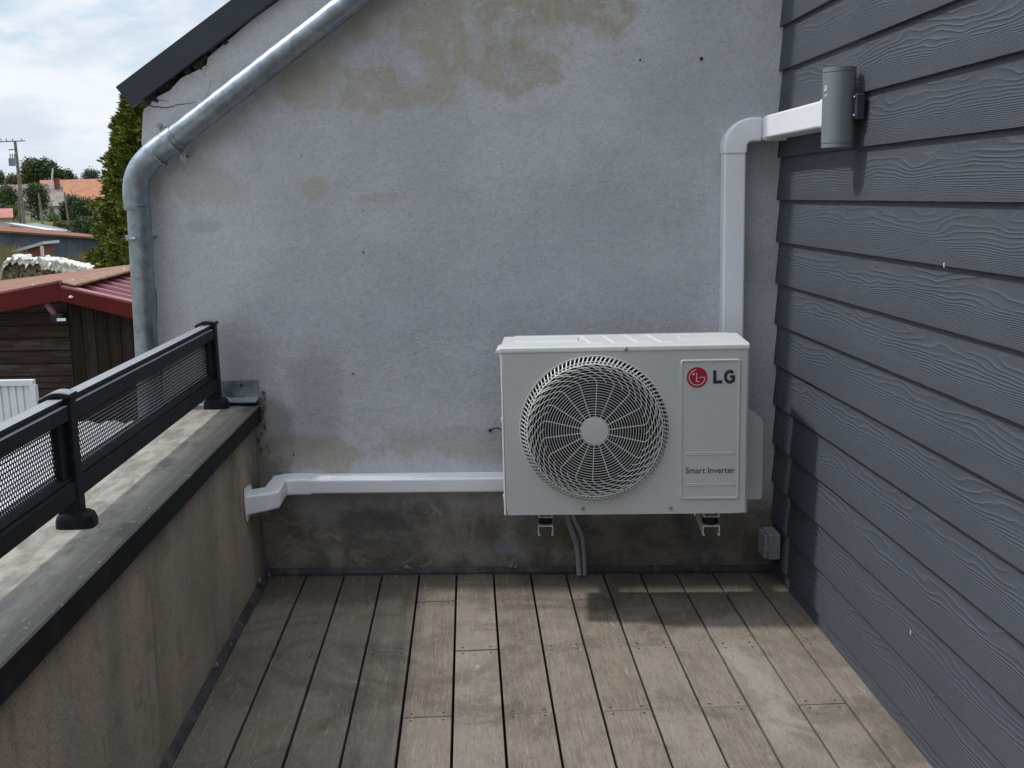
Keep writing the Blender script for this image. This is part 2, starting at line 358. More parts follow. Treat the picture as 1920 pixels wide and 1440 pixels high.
def deck_mat():
    m, t = newmat('weathered_deck_timber')
    p = t.pos(); al = t.vm('DOT_PRODUCT', p, tuple(V_)); ac = t.vm('DOT_PRODUCT', p, tuple(U_))
    rnd = t.n('ShaderNodeAttribute', attribute_name='board').outputs['Fac']
    off = t.m('MULTIPLY', rnd, 37)
    a = t.m('ADD', al, off)
    gr = t.m('ADD', t.m('MULTIPLY', t.noise(t.comb(t.m('MULTIPLY', a, 9), t.m('MULTIPLY', ac, 150), off), 1.0, 5, .7, .8), .6), t.m('MULTIPLY', t.noise(p, 9, 8, .75), .4))
    rings = t.noise(t.comb(t.m('MULTIPLY', a, 1.1), t.m('MULTIPLY', ac, 9), off), 1.0, 3, .5, .6)
    lines = t.m('ABSOLUTE', t.m('SUBTRACT', t.m('FRACT', t.m('MULTIPLY', rings, 13)), .5))
    sm = t.noise(p, 3.2, 7, .65, .4); sm2 = t.noise(t.vm('ADD', p, (5, 3, 1)), 1.3, 6, .6)
    base = t.mix(t.step(gr, .32, .68), (.130, .108, .086), (.245, .208, .170))
    base = t.mix(t.m('MULTIPLY', t.step(rnd, .1, .9), .6), base, (.25, .222, .190))
    base = t.mix(t.m('MULTIPLY', t.m('SUBTRACT', 1.0, t.step(lines, .0, .10)), .28), base, (.16, .125, .09))
    base = t.mix(t.m('MULTIPLY', t.step(sm, .55, .75), .30), base, (.33, .295, .25))
    base = t.mix(t.m('MULTIPLY', t.m('SUBTRACT', 1.0, t.step(sm, .28, .46)), .5), base, (.105, .088, .070))
    # algae and damp in the half nearest the parapet
    wet = t.m('SUBTRACT', 1.0, t.step(t.m('ADD', ac, t.m('MULTIPLY', t.m('SUBTRACT', sm2, .5), .9)), -.55, .15))
    grime = t.mix(t.step(sm, .40, .60), (.095, .073, .053), (.052, .050, .034))
    base = t.mix(t.m('MULTIPLY', wet, .42), base, grime)
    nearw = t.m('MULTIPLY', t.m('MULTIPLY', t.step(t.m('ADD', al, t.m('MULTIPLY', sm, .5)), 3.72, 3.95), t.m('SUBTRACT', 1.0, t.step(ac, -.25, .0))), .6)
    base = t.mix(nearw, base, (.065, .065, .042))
    # pale scuffs and a chalky smear
    sc = t.noise(t.comb(t.m('MULTIPLY', al, 14), t.m('MULTIPLY', ac, 55), 2), 1.0, 5, .7, 1.6)
    base = t.mix(t.m('MULTIPLY', t.m('MULTIPLY', t.step(sc, .64, .70), t.step(sm2, .42, .6)), .55), base, (.52, .49, .44))
    q0 = atz(1395, 1240, 0); u0, v0, _ = uv(q0)
    dd = t.m('SUBTRACT', ac, t.m('ADD', u0, t.m('MULTIPLY', t.m('SUBTRACT', sm, .5), .30)))
    chalk = t.m('MULTIPLY', t.m('SUBTRACT', 1.0, t.step(t.m('ABSOLUTE', dd), .015, .06)), t.m('MULTIPLY', t.step(al, 2.4, 2.6), t.m('SUBTRACT', 1.0, t.step(al, 3.0, 3.15))))
    base = t.mix(t.m('MULTIPLY', chalk, .12), base, (.58, .57, .55))
    red = t.m('MULTIPLY', t.m('MULTIPLY', t.step(al, 3.70, 3.76), t.step(t.noise(p, 5, 3), .5, .6)), t.m('MULTIPLY', t.step(ac, -.15, 0), .5))
    base = t.mix(red, base, (.40, .235, .18))
    sp = t.m('SUBTRACT', 1.0, t.step(t.vor(p, 46), .06, .13)); sp = t.m('MULTIPLY', sp, t.step(t.noise(p, 11, 2), .55, .62))
    base = t.mix(t.m('MULTIPLY', sp, .55), base, (.07, .06, .045))
    big = t.noise(t.vm('ADD', p, (2, 7, 0)), 2.1, 8, .72, .8)
    base = t.mix(t.m('MULTIPLY', t.step(big, .48, .64), .6), base, (.080, .066, .050))
    wl = t.step(t.m('ADD', al, t.m('MULTIPLY', t.m('SUBTRACT', sm, .5), .7)), 3.45, 3.80)  # band along the wall painted darker: dirt plus shade under the unit
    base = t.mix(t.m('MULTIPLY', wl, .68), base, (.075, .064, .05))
    mk = t.m('ADD', .72, t.m('MULTIPLY', t.noise(t.comb(t.m('MULTIPLY', a, 40), t.m('MULTIPLY', ac, 140), 1), 1, 4, .75), .56)); base = t.mix(1.0, base, t.comb(t.m('MULTIPLY', mk, .99), t.m('MULTIPLY', mk, .985), t.m('MULTIPLY', mk, .975)), 'MULTIPLY')
    edge_ = t.step(t.noise(t.comb(t.m('MULTIPLY', a, 7), t.m('MULTIPLY', ac, 60), 9), 1, 6, .75), .56, .66); base = t.mix(t.m('MULTIPLY', edge_, .35), base, (.33, .295, .25))
    fl_k = t.step(t.noise(t.comb(t.m('MULTIPLY', a, 26), t.m('MULTIPLY', ac, 230), 4), 1, 3, .7), .60, .68)
    base = t.mix(t.m('MULTIPLY', fl_k, .55), base, (.055, .044, .034))
    h = t.m('ADD', t.m('SUBTRACT', gr, fl_k), t.m('MULTIPLY', t.noise(p, 170, 4, .7), .5))
    t.bsdf(base, .82, 0, t.bump(h, .45, .0025), .25)
    return m
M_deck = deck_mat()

M_dark_metal = simple('anthracite_coated_metal', (.010, .011, .015), .5, 0, .12, 9, .05, 300, .14, (.05, .05, .042), .3, 14)
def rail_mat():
    m, t = newmat('dust_sheen_anthracite_metal'); p = t.pos(); up = t.sep(t.n('ShaderNodeNewGeometry').outputs['Normal'])[2]
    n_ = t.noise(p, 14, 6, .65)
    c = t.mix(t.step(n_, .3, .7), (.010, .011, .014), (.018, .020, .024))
    c = t.mix(t.m('MULTIPLY', t.step(up, .75, .98), t.m('ADD', .62, t.m('MULTIPLY', n_, .3))), c, (.30, .315, .335))  # upward faces painted pale: dust plus sky sheen put into the colour
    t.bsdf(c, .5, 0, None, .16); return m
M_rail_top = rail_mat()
M_verge = simple('slate_blue_verge_metal', (.022, .027, .038), .45, 0, .06, 4, 0)
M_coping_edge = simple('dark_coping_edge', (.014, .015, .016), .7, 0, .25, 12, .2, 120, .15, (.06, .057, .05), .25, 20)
def zinc_mat():
    m, t = newmat('galvanised_zinc'); p = t.pos()
    sp = t.noise(p, 26, 5, .6, .5); v = t.vor(p, 70)
    c = t.mix(t.step(sp, .3, .7), (.21, .245, .285), (.32, .36, .40))
    c = t.mix(t.m('MULTIPLY', t.step(t.noise(p, 8, 6, .7), .52, .7), .4), c, (.16, .18, .21))
    c = t.mix(t.m('MULTIPLY', t.m('SUBTRACT', 1.0, t.step(v, .08, .16)), t.step(sp, .5, .6)), c, (.13, .14, .15))
    t.bsdf(c, t.m('ADD', .24, t.m('MULTIPLY', sp, .25)), .8, t.bump(sp, .15, .002)); return m
M_zinc = zinc_mat()
M_ac = simple('ivory_powder_coat', (.52, .53, .525), .42, 0, .025, 3, .04, 500, .5)
M_grill = simple('light_grille_wire', (.66, .66, .64), .4, 0, .03, 5, 0)
M_black = simple('black_void', (.004, .004, .0045), .7, 0, .2, 5, 0)
M_fan = simple('dark_fan_plastic', (.008, .008, .009), .5, 0, .1, 5, 0, 80, .2)
M_pvc = simple('white_pvc', (.78, .79, .82), .32, 0, .02, 4, .02, 200, .5, (.62, .61, .58), .18, 9)
M_groove = simple('grey_joint_line', (.28, .28, .28), .6, 0, .1, 5, 0)
M_lamp = simple('grey_lamp_coat', (.165, .185, .205), .45, 0, .05, 8, .05, 400, .5)
M_lampdark = simple('dark_lamp_bracket', (.035, .04, .055), .45, 0, .1, 8, 0)
M_glass = simple('dim_lamp_lens', (.10, .11, .12), .15, 0, .05, 8, 0)
M_white_steel = simple('white_bracket_steel', (.62, .63, .63), .4, 0, .05, 12, .05, 200, .5, (.2, .19, .17), .35, 25)
M_conduit = simple('grey_conduit_plastic', (.36, .37, .39), .5, 0, .06, 12, 0)
M_box = simple('grey_box_plastic', (.27, .28, .29), .5, 0, .05, 12, .05, 300, .5, (.12, .12, .11), .4, 30)
M_mortar = simple('crumbly_mortar', (.27, .19, .145), .95, 0, .3, 40, .7, 90, .2)
M_rubble = simple('dark_rubble_core', (.045, .04, .035), .95, 0, .4, 30, .8, 60, .2)
M_strip = simple('dark_upstand_membrane', (.030, .032, .038), .6, 0, .2, 12, .2, 90, .4, (.17, .14, .11), .6, 13)
M_red = simple('logo_red', (.36, .006, .035), .35, 0, .02, 5, 0)
M_pink = simple('logo_pale_line', (.72, .50, .52), .4, 0, .02, 5, 0)
M_text = simple('dark_print', (.022, .027, .034), .5, 0, .02, 5, 0)
M_crack = simple('crack_dark', (.03, .028, .027), .95, 0, .2, 30, 0)

# ------------------------------------------------------------------ gable wall of the rendered house
house = thing('rendered_house', (0, YW, 0), 'grey rendered gable house end with dark sloping verge, stained plaster, behind the air conditioner', 'house')
slope = .655
def roofz(x):                                    # underside of the verge board
    a = at(250, 200, YW); b = at(480, 32, YW); return a.z+(x-a.x)*(b.z-a.z)/(b.x-a.x)
XL = -1.474
edge_px = [(268, 212), (270, 204), (281, 197), (288, 186), (300, 179), (318, 170), (340, 146), (352, 140), (372, 131), (387, 122), (390, 108), (404, 96), (432, 72), (455, 52), (480, 32)]
front = [Vector((XL-.005, YW, GROUND-.3)), Vector((XL-.003, YW, -.2))]
for i in range(26):
    z = -.1+i*.068
    if z < at(268, 215, YW).z-.02: front.append(Vector((XL+random.uniform(-.005, .006), YW, z)))
front += [at(x, y, YW) for x, y in edge_px]
front += [Vector((-.5, YW, roofz(-.5)-.002)), Vector((3.2, YW, roofz(3.2)-.002)), Vector((3.2, YW, GROUND-.3))]
MB().prism(front, (0, 5.5, 0)).build('wall', M_render, house)
MB().box(XL-.035, XL+.05, YW+.012, YW+.05, GROUND, at(280, 400, YW).z).build('gap_shade_strip', M_rubble, house)  # dark strip added for the shadow gap behind the drop pipe
# rubble core visible where render has fallen away
rb = MB()
for i in range(55):
    x = random.uniform(XL+.02, -1.15); zt = roofz(x)
    rb.ball((x, YW+random.uniform(.015, .05), zt-random.uniform(-.01, .035)), random.uniform(.012, .026), 4, 1, .5)
for i in range(22):
    k = random.random(); q = at(345+45*k, 143-22*k, YW); rb.ball((q.x, YW+.004, roofz(q.x)-random.uniform(.002, .014)), random.uniform(.006, .013), 4, 1, .5)
rb.prism([Vector((XL+.02, YW+.05, .9)), Vector((XL+.02, YW+.05, roofz(XL))), Vector((-.4, YW+.05, roofz(-.4)))], (0, 5.3, 0))
rb.build('rubble_core', M_rubble, house, True)
vb = MB()
yb = YW-.035
a0, a1 = at(216, 163, yb), at(247, 201, yb)
b0, b1 = at(424, 0, yb), at(520, 3, yb)
d0 = (b0-a0).normalized(); d1 = (b1-a1).normalized(); d0 = (d0+d1).normalized()
L = 5.2
vb.prism([a0, a1, a1+d0*L, a0+d0*L], (0, .022, 0))
vb.build('verge_board', M_verge, house, False, .002)
rf = MB()
nrm = (a1-a0); 
rf.prism([a0+Vector((0, .022, 0)), a0+Vector((0, .022, 0))+nrm*.55, a0+Vector((0, .022, 0))+nrm*.55+d0*L, a0+Vector((0, .022, 0))+d0*L], (0, 5.6, 0))
rf.build('roof', M_verge, house)
ck = MB()
def crack(pts, w=.0022):
    pts = [at(x, y, YW-.0006) for x, y in pts]; fine = []
    for i in range(len(pts)-1):
        for k in range(6):
            q = pts[i].lerp(pts[i+1], k/6); fine.append(q+Vector((random.uniform(-1, 1), 0, random.uniform(-1, 1)))*.0022)
    fine.append(pts[-1]); n = len(fine)
    for i in range(n-1):
        w0 = w*(1-.7*i/n); w1 = w*(1-.7*(i+1)/n)
        ck.prism([fine[i]+Vector((0, 0, w0)), fine[i]-Vector((0, 0, w0)), fine[i+1]-Vector((0, 0, w1)), fine[i+1]+Vector((0, 0, w1))], (0, .001, 0))
crack([(280, 197), (292, 201), (314, 202), (330, 198), (352, 194), (366, 190)])
crack([(284, 187), (300, 188), (318, 191)], .0014)
crack([(388, 116), (386, 132), (383, 145)], .0016)
crack([(396, 150), (392, 170), (380, 192), (374, 200)], .0012)
ck.build('crack', M_crack, house)
nl = MB()
for (x, y, r) in ((1315, 110, .006), (1200, 112, .0035), (566, 292, .002), (681, 473, .003), (662, 701, .0035), (551, 853, .0035), (680, 395, .002)):
    MB().ball(at(x, y, YW-.002), r, 5).build('nail', M_crack, house, True)
hk = MB().tube([at(921, 806, YW-.004), at(926, 803, YW-.02), at(932, 802, YW-.03), at(940, 806, YW-.03)], .0025, 6)
hk.ball(at(919, 807, YW-.004), .006, 5); hk.build('hook', M_crack, house, True)

# ------------------------------------------------------------------ deck
UC = 1.083                                       # face line of the cladding
PITCH = .1362
gaps = [-.642+PITCH*1.0*i for i in range(13)]
G = [-.643, -.500, -.358, -.219, -.081, .056, .193, .3235, .4595, .5945, .725, .858, .990]
edges = [-.79]+G+[UC+.02]
jt = {0: [(520, 1133)], 2: [(668, 1128)], 1: [(555, 1229)], 3: [(730, 1222)], 4: [(818, 1127), (803, 1343)], 5: [(890, 1219)], 6: [(962, 1123), (985, 1338)], 7: [(1060, 1213)], 8: [(1096, 1121), (1180, 1332)],
      9: [(1220, 1210)], 10: [(1358, 1324)], 11: [(1384, 1209)], 12: [(1546, 1319)], 13: [(1532, 1201)]}
def deck_build():
    db = MB(); attr = []; screws = MB(); SC = set()
    for i in range(14):
        u0 = edges[i]+.0035*(i > 0); u1 = edges[i+1]-.0035*(i < 13)
        vs = sorted(uv(atz(x, y, 0))[1] for x, y in jt.get(i, []))
        vs = [-2.6+.45*(i % 3), -.9+.4*(i % 2), .9+.35*((i*2) % 3)]+vs
        cuts = [-3.4]+vs+[3.86]
        for k in range(len(cuts)-1):
            g = .0012 if i else .004
            v0 = cuts[k]+g*(k > 0); v1 = cuts[k+1]-g*(k < len(cuts)-2); r = random.random(); dz = random.uniform(-.0022, .0016)
            if k == len(cuts)-2:
                # board ends follow the skewed gable wall, 3 cm short of it
                e0 = (YW-.028-(U_*u0).y)/V_.y; e1 = (YW-.028-(U_*u1).y)/V_.y
            else: e0 = e1 = v1
            o = len(db.f)
            db.hexa([P(u0, v0, -.024), P(u1, v0, -.024), P(u1, e1, -.024), P(u0, e0, -.024), P(u0, v0, dz), P(u1, v0, dz), P(u1, e1, dz), P(u0, e0, dz)])
            attr += [r]*(len(db.f)-o)
            for vv in (v0+.018, (e0+e1)/2-.018):
                for uu in (u0+.022, u1-.022):
                    if vv > 1.9:
                        c = P(uu, vv, dz+.0006); db.add([c]+circle(c, .0042, (1, 0, 0), (0, 1, 0), 8), [(0, j+1, (j+1) % 8+1) for j in range(8)]); attr += [r]*8; SC.update(range(len(attr)-8, len(attr)))
    me = bpy.data.meshes.new('deck'); me.from_pydata([tuple(v) for v in db.v], [], db.f)
    at_ = me.attributes.new('board', 'FLOAT', 'FACE')
    for k, r in enumerate(attr): at_.data[k].value = r
    bm = bmesh.new(); bm.from_mesh(me); bmesh.ops.recalc_face_normals(bm, faces=bm.faces); bm.to_mesh(me); bm.free()
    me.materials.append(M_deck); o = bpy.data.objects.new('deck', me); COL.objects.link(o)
    md = o.modifiers.new('bevel', 'BEVEL'); md.width = .002; md.segments = 2; md.limit_method = 'ANGLE'
    tag(o, None, None, None, 'structure')
    me.materials.append(M_crack)
    for k in SC: me.polygons[k].material_index = 1
    ub = MB().ubox(-.80, UC+.12, -3.4, 3.80, -.16, -.06); b = ub.build('sub_floor', M_black); tag(b, kind='structure')
deck_build()

# ------------------------------------------------------------------ parapet wall with coping
par = thing('parapet_wall', P(-.95, 1.5, 0), 'brown stained rendered parapet wall with dark weathered coping, left side of the deck', 'wall')
ZC = .651
def endv(u): return (YW+.004-(U_*u).y)/V_.y
MB().hexa([P(-1.10, -3.6, GROUND-.2), P(-.80, -3.6, GROUND-.2), P(-.80, endv(-.80), GROUND-.2), P(-1.10, endv(-1.10), GROUND-.2), P(-1.10, -3.6, ZC-.05), P(-.80, -3.6, ZC-.05), P(-.80, endv(-.80), ZC-.05), P(-1.10, endv(-1.10), ZC-.05)]).build('wall', M_parapet, par)
cp = MB(); N = 60
secs = []
for i in range(N+1):
    k = i/N
    def q(u, z): 
        v = -3.6+(endv(u)-.004+3.6)*k; jig = .0018*mnoise.noise(Vector((v*9, z*7, 1)))
        return P(u+(jig if u > -.8 else 0), v, z)
    secs.append([q(-1.125, ZC-.045), q(-.779, ZC-.064), q(-.777, ZC-.004), q(-.781, ZC), q(-.90, ZC+.004), q(-1.125, ZC+.006)])
cp.sweep(secs); cpo = cp.build('coping', M_cap, par)
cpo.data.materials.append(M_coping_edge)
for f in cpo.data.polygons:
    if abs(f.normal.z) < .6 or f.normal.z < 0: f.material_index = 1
# loose torn membrane and mortar at the coping end, beside the gable wall
tm = MB()
for i in range(26):
    q = at(random.gauss(493, 5), random.uniform(735, 850), YW-random.uniform(.0, .02)); tm.ball(q, random.uniform(.0025, .0065), 4, 1.6, .8)
tm.build('mortar_crumbs', simple('brown_crumbs', (.12, .10, .08), .95, 0, .4, 40, .5), par, True)

fl = thing('wall_flashing', at(455, 745, YW), 'bent zinc flashing plate on the gable wall at the coping end', 'flashing')
f = MB(); z0, z1 = at(455, 746, YW-.02).z, at(455, 714, YW-.01).z; x0, x1 = at(405, 730, YW).x, at(486, 730, YW).x
f.prism([Vector((x0, YW-.003, z1)), Vector((x1, YW-.003, z1)), Vector((x1, YW-.012, z0)), Vector((x0, YW-.012, z0))], (0, .002, 0))
f.prism([Vector((x0, YW-.012, z0)), Vector((x1, YW-.012, z0)), Vector((x1, YW-.055, z0-.012)), Vector((x0, YW-.055, z0-.012))], (0, 0, .002))
f.build('zinc_sheet', M_zinc, fl)
f = MB().prism([Vector((x0-.02, YW-.05, ZC+.008)), Vector((x1, YW-.05, ZC+.008)), Vector((x1, YW-.05, z0-.016)), Vector((x0-.02, YW-.05, z0-.016))], (0, .046, 0)); f.build('bedding', M_rubble, fl)
f = MB().ball(at(452, 722, YW-.012), .006, 5); f.build('fixing', M_crack, fl, True)

# dark upstand strips along the foot of both walls
us = thing('base_strip', (0, YW, 0), 'dark metal strip with mortar lumps along the foot of the gable wall', 'strip')
f = MB(); x0 = at(500, 1070, YW).x; x1 = .752
n = 40
secs = []
for i in range(n+1):
    x = x0+(x1-x0)*i/n; w = .0015*mnoise.noise(Vector((x*6, 0, 0)))
    secs.append([(x, YW-.020, -.01), (x, YW-.001, -.01), (x, YW-.001, .020+w), (x, YW-.010+w, .022+w), (x, YW-.018+w, .006)])
f.sweep(secs).build('strip', M_strip, us)
f = MB()
for (px, py, r) in ((763, 1064, .010), (958, 1060, .013), (966, 1063, .008), (770, 1066, .006), (552, 1071, .006), (1227, 1059, .006), (505, 1076, .012), (515, 1073, .008)):
    MB().ball(at(px, py, YW-.010), r, 5, .7, .6).build('mortar_lump', M_mortar, us, True)
for k in range(0): f.ball(at(random.uniform(870, 990), 1061+random.uniform(-2, 3), YW-.006), random.uniform(.002, .005), 4, .6, .6)
us2 = thing('edge_strip', P(-.79, 2.5, 0), 'dark bent membrane strip along the foot of the stained parapet', 'strip')
secs = []
for i in range(81):
    v = -3.3+7.08*i/80; w = .005*mnoise.noise(Vector((v*2.3, 3, 0)))+.002*mnoise.noise(Vector((v*11, 3, 0)))
    secs.append([P(-.799, v, -.01), P(-.775+w, v, -.01), P(-.775+w, v, .004), P(-.786+w, v, .016+w), P(-.799, v, .020+w)])
MB().sweep(secs).build('strip', M_strip, us2)
f = MB()
for (px, py, r) in ((405, 1247, .008), (432, 1210, .007), (487, 1088, .008)):
    q = atu(px, py, -.785); MB().ball(q, r, 4, 1, .6).build('mortar_lump', M_mortar, us2, True)

# ------------------------------------------------------------------ clad wall
cl = thing('clad_wall', P(UC+.05, 1.5, 0), 'dark blue-grey wall of overlapping wood-grain boards, right side of the deck', 'wall')
f = MB()
ve = endv(UC)-.002
k0 = -4
for k in range(-1, 19):
    zb = Z0+.1435*k; zt = zb+.165
    if zb < -.10: zb = -.08
    u_b, u_t = UC-.0115, UC+.003
    vstart = -3.5
    f.hexa([P(u_b, vstart, zb), P(u_b+.009, vstart, zb), P(u_b+.009, ve, zb), P(u_b, ve, zb), P(u_t, vstart, zt), P(u_t+.009, vstart, zt), P(u_t+.009, ve, zt), P(u_t, ve, zt)])
f.build('plank_cladding', M_clad, cl, False, .0012)
MB().ubox(UC+.011, UC+.40, -3.5, ve+.0, -.16, 2.85).build('wall_core', M_black, cl)
f = MB()
for (px, py) in ((1771, 470+32), (1708, 1190)):
    q = atu(px, py, UC-.011); f.prism([q, q+Vector((0, .004, .002)), q+Vector((0, .005, .010)), q+Vector((0, .001, .012))], (-.001, 0, 0))
f.build('paint_chip', M_pvc, cl)

# ------------------------------------------------------------------ railing
rail = thing('metal_railing', P(-.93, 2.4, ZC), 'anthracite metal railing with perforated mesh panels on the parapet coping', 'railing')
UI = -.905; TW = .044
posts = [3.80, 2.405, 1.0, -.40]
def rail_post(v, end=False):
    f = MB().ubox(UI-TW-.004, UI+.002, v-.021, v+.021, ZC+.03, .955)
    f.build('post', M_dark_metal, rail, False, .004, 2)
    # saddle cap
    secs = []
    for i in range(9):
        a = i/8; u = UI+.006-(TW+.028)*a; z = .957+.009*math.sin(PI*(.12+.88*a))-.016*max(0, a-.55)**1.0
        secs.append([P(u, v-.025, z-.006), P(u, v+.025, z-.006), P(u, v+.025, z+.004), P(u, v+.020, z+.007), P(u, v-.020, z+.007), P(u, v-.025, z+.004)])
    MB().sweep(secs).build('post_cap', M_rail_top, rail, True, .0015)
    # cast foot
    secs = []
    for (zz, s) in ((ZC+.003, 1), (ZC+.022, .98), (ZC+.034, .88), (ZC+.040, .68)):
        c = P(UI-.015, v, zz); secs.append([c+U_*(math.copysign(abs(math.cos(a))**.5, math.cos(a))*.044*s)+V_*(math.copysign(abs(math.sin(a))**.5, math.sin(a))*.031*s) for a in [2*PI*i/20 for i in range(20)]])
    MB().sweep(secs).build('foot', M_dark_metal, rail, True)
for v in posts: rail_post(v)
for a, b in zip(posts[1:], posts[:-1]):
    v0, v1 = a+.021, b-.021
    f = MB()                                     # top rail: C shape with a groove on the inner side
    f.sweep([[P(UI-TW, v, .956), P(UI-.010, v, .956), P(UI-.008, v, .949), P(UI-.013, v, .947), P(UI-.013, v, .942), P(UI-.002, v, .941), P(UI-.002, v, .908), P(UI-TW, v, .908)] for v in (v0, v1)])
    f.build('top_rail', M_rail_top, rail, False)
    f = MB()
    f.sweep([[P(UI-TW, v, .782), P(UI-.020, v, .782), P(UI-.008, v, .772), P(UI-.010, v, .767), P(UI-.002, v, .763), P(UI-.002, v, .724), P(UI-TW, v, .724)] for v in (v0, v1)])
    f.build('bottom_rail', M_dark_metal, rail, False)
    # side frame strips
    MB().ubox(UI-.030, UI-.012, v0, v0+.016, .778, .910).build('side_frame', M_dark_metal, rail); MB().ubox(UI-.030, UI-.012, v1-.045, v1, .778, .910).build('side_frame', M_dark_metal, rail)
    # perforated sheet: real staggered holes
    pv, pz = .0115, .0092; hr = .0043
    um = UI-.026; f = MB(); va, vb2 = v0+.012, v1-.040; za, zb = .776, .912
    nv_ = int((vb2-va)/pv); nz = int((zb-za)/pz)
    pv = (vb2-va)/nv_; pz = (zb-za)/nz
    for j in range(nz):
        for i in range(nv_):
            off = .5*pv if j % 2 else 0
            c0 = va+i*pv+off; c1 = za+j*pz
            if c0+pv > vb2+.5*pv: continue
            cx, cz = c0+pv/2, c1+pz/2
            sq = [(c0, c1), (cx, c1), (c0+pv, c1), (c0+pv, cz), (c0+pv, c1+pz), (cx, c1+pz), (c0, c1+pz), (c0, cz)]
            hl = [(cx+hr*1.12*math.cos(t_), cz+hr*math.sin(t_)) for t_ in [math.atan2(-1, -1)+PI/4*kk for kk in range(8)]]
            f.add([P(um, *q) for q in sq]+[P(um, *q) for q in hl], [(q, (q+1) % 8, (q+1) % 8+8, q+8) for q in range(8)])
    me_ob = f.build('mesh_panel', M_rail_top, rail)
    md = me_ob.modifiers.new('thick', 'SOLIDIFY'); md.thickness = .0016

# ------------------------------------------------------------------ rain pipe
pipe = thing('rain_pipe', at(270, 600, 3.72), 'galvanised zinc rain pipe sloping down the gable wall with an elbow', 'drainpipe')
yp = YW-.062; R0 = .0415
pA, pB = at(700, -30, yp), at(300, 279, yp)
dirp = (pB-pA).normalized(); pA2 = pA-dirp*1.3
pC = at(259, 372, yp-.005); pD = at(262, 450, yp-.005); down = Vector((pC.x, yp-.005, GROUND))
pts = [pA2, pA, pB]
K = at(247, 318, yp)
bez = []
p0 = at(311, 272, yp); p3 = at(257, 385, yp-.005)
c1 = p0+dirp*.10; c2 = p3+Vector((-.008, 0, .115))
for i in range(15):
    k = i/14; bez.append(p0*(1-k)**3+c1*(3*k*(1-k)**2)+c2*(3*k*k*(1-k))+p3*k**3)
MB().tube([pA2, pA, pA.lerp(p0, .5), p0+(pA-p0).normalized()*.015], R0, 32).build('sloping_pipe', M_zinc, pipe, True)
MB().tube([p0+(pA-p0).normalized()*.05, p0+(pA-p0).normalized()*.048]+bez+[p3+Vector((.001, 0, -.012))], R0+.003, 32).build('elbow', M_zinc, pipe, True)
# vertical drop runs just outside the corner and leans a touch like the real one
vtop = p3+Vector((.006, 0, .0)); vbot = at(275, 656, yp-.005); dirv = (vbot-vtop).normalized()
MB().tube([vtop, vtop.lerp(vbot, .5), vbot, vbot+Vector((dirv.x*2.6, 0, -2.7))], R0-.001, 32).build('drop_pipe', M_zinc, pipe, True)
def ring(c, ax, r, w, name='clamp', mat=M_zinc):
    ax = ax.normalized(); f = MB()
    f.tube([c-ax*w, c-ax*w*.9, c, c+ax*w*.9, c+ax*w], [r-.001, r+.0015, r+.0015, r+.0015, r-.001], 32); return f
cc = at(322, 268, yp)
f = ring(cc, dirp, R0+.004, .011); pz = Vector((-dirp.z, 0, dirp.x)); pz = pz if pz.z > 0 else -pz
for s in (1, -1):
    c = cc+pz*s*(R0+.020)+Vector((0, .006, 0)); w = dirp*.010
    f.prism([c-w-pz*.02, c+w-pz*.02, c+w+pz*.012, c+w*.5+pz*.018, c-w*.5+pz*.018, c-w+pz*.012], (0, .003, 0))
    f.tube([c+Vector((0, -.006, 0))+pz*.006, c+pz*.006+Vector((0, .055, 0))], .0045, 8)
f.build('clamp', M_zinc, pipe, True)
ring(at(296, 290, yp), dirp, R0+.004, .003).build('seam', M_zinc, pipe, True)
cv = at(260, 446, yp-.005)
f = ring(cv, dirv, R0+.0025, .008); f.box(cv.x-.028, cv.x+.0, cv.y-R0-.012, cv.y-R0, cv.z-.008, cv.z+.006); f.tube([cv+Vector((-.022, -R0-.010, 0)), cv+Vector((.010, -R0-.010, 0))], .0045, 8)
f.tube([cv+Vector((.0, .0, 0)), cv+Vector((.05, .09, 0))], .005, 6)
f.build('clamp', M_zinc, pipe, True)
ring(vtop+Vector((0, 0, .003)), dirv, R0+.005, .005).build('seam', M_zinc, pipe, True)

# ------------------------------------------------------------------ white pipe covers
def rrect(c, ax, ay, w, h, r=.010, n=3):         # rounded rectangle loop, ax across, ay outwards from the wall; wall side square
    pts = [c-ax*w/2, c+ax*w/2]
    for i in range(n+1):
        a = PI/2*i/n; pts.append(c+ax*(w/2-r+r*math.cos(a))+ay*(h-r+r*math.sin(a)))
    for i in range(n+1):
        a = PI/2+PI/2*i/n; pts.append(c+ax*(-w/2+r+r*math.cos(a))+ay*(h-r+r*math.sin(a)))
    return pts
OUT = Vector((0, -1, 0)); Zv = Vector((0, 0, 1)); Xv = Vector((1, 0, 0))
TD = .078
tr = thing('pipe_cover', at(1376, 450, YW), 'white plastic pipe cover rising behind the air conditioner, bent onto the dark cladding', 'pipe cover')
xa, xb = at(1356, 470, YW-TD).x, at(1397, 470, YW-TD).x; xc = (xa+xb)/2; TWd = xb-xa
z_el = at(1380, 283, YW-TD).z; zmid = (at(1427, 222, YW-TD).z+at(1427, 262, YW-TD).z)/2
MB().sweep([rrect(Vector((xc, YW-.001, z)), Xv, OUT, TWd, TD, .008) for z in (.45, z_el)]).build('vertical_cover', M_pvc, tr, True, angle=60)
secs = [rrect(Vector((xc, YW-.001, z_el-.006)), Xv, OUT, TWd+.006, TD+.004, .009)]
rin = .022; rad = rin+TWd/2; cx0, cz0 = xc+rad, zmid-rad
for i in range(13):
    a = PI-PI/2*i/12; secs.append(rrect(Vector((cx0+rad*math.cos(a), YW-.001, cz0+rad*math.sin(a))), Vector((-math.cos(a), 0, -math.sin(a))), OUT, TWd+.006, TD+.004, .009))
xe = at(1427, 240, YW-TD).x
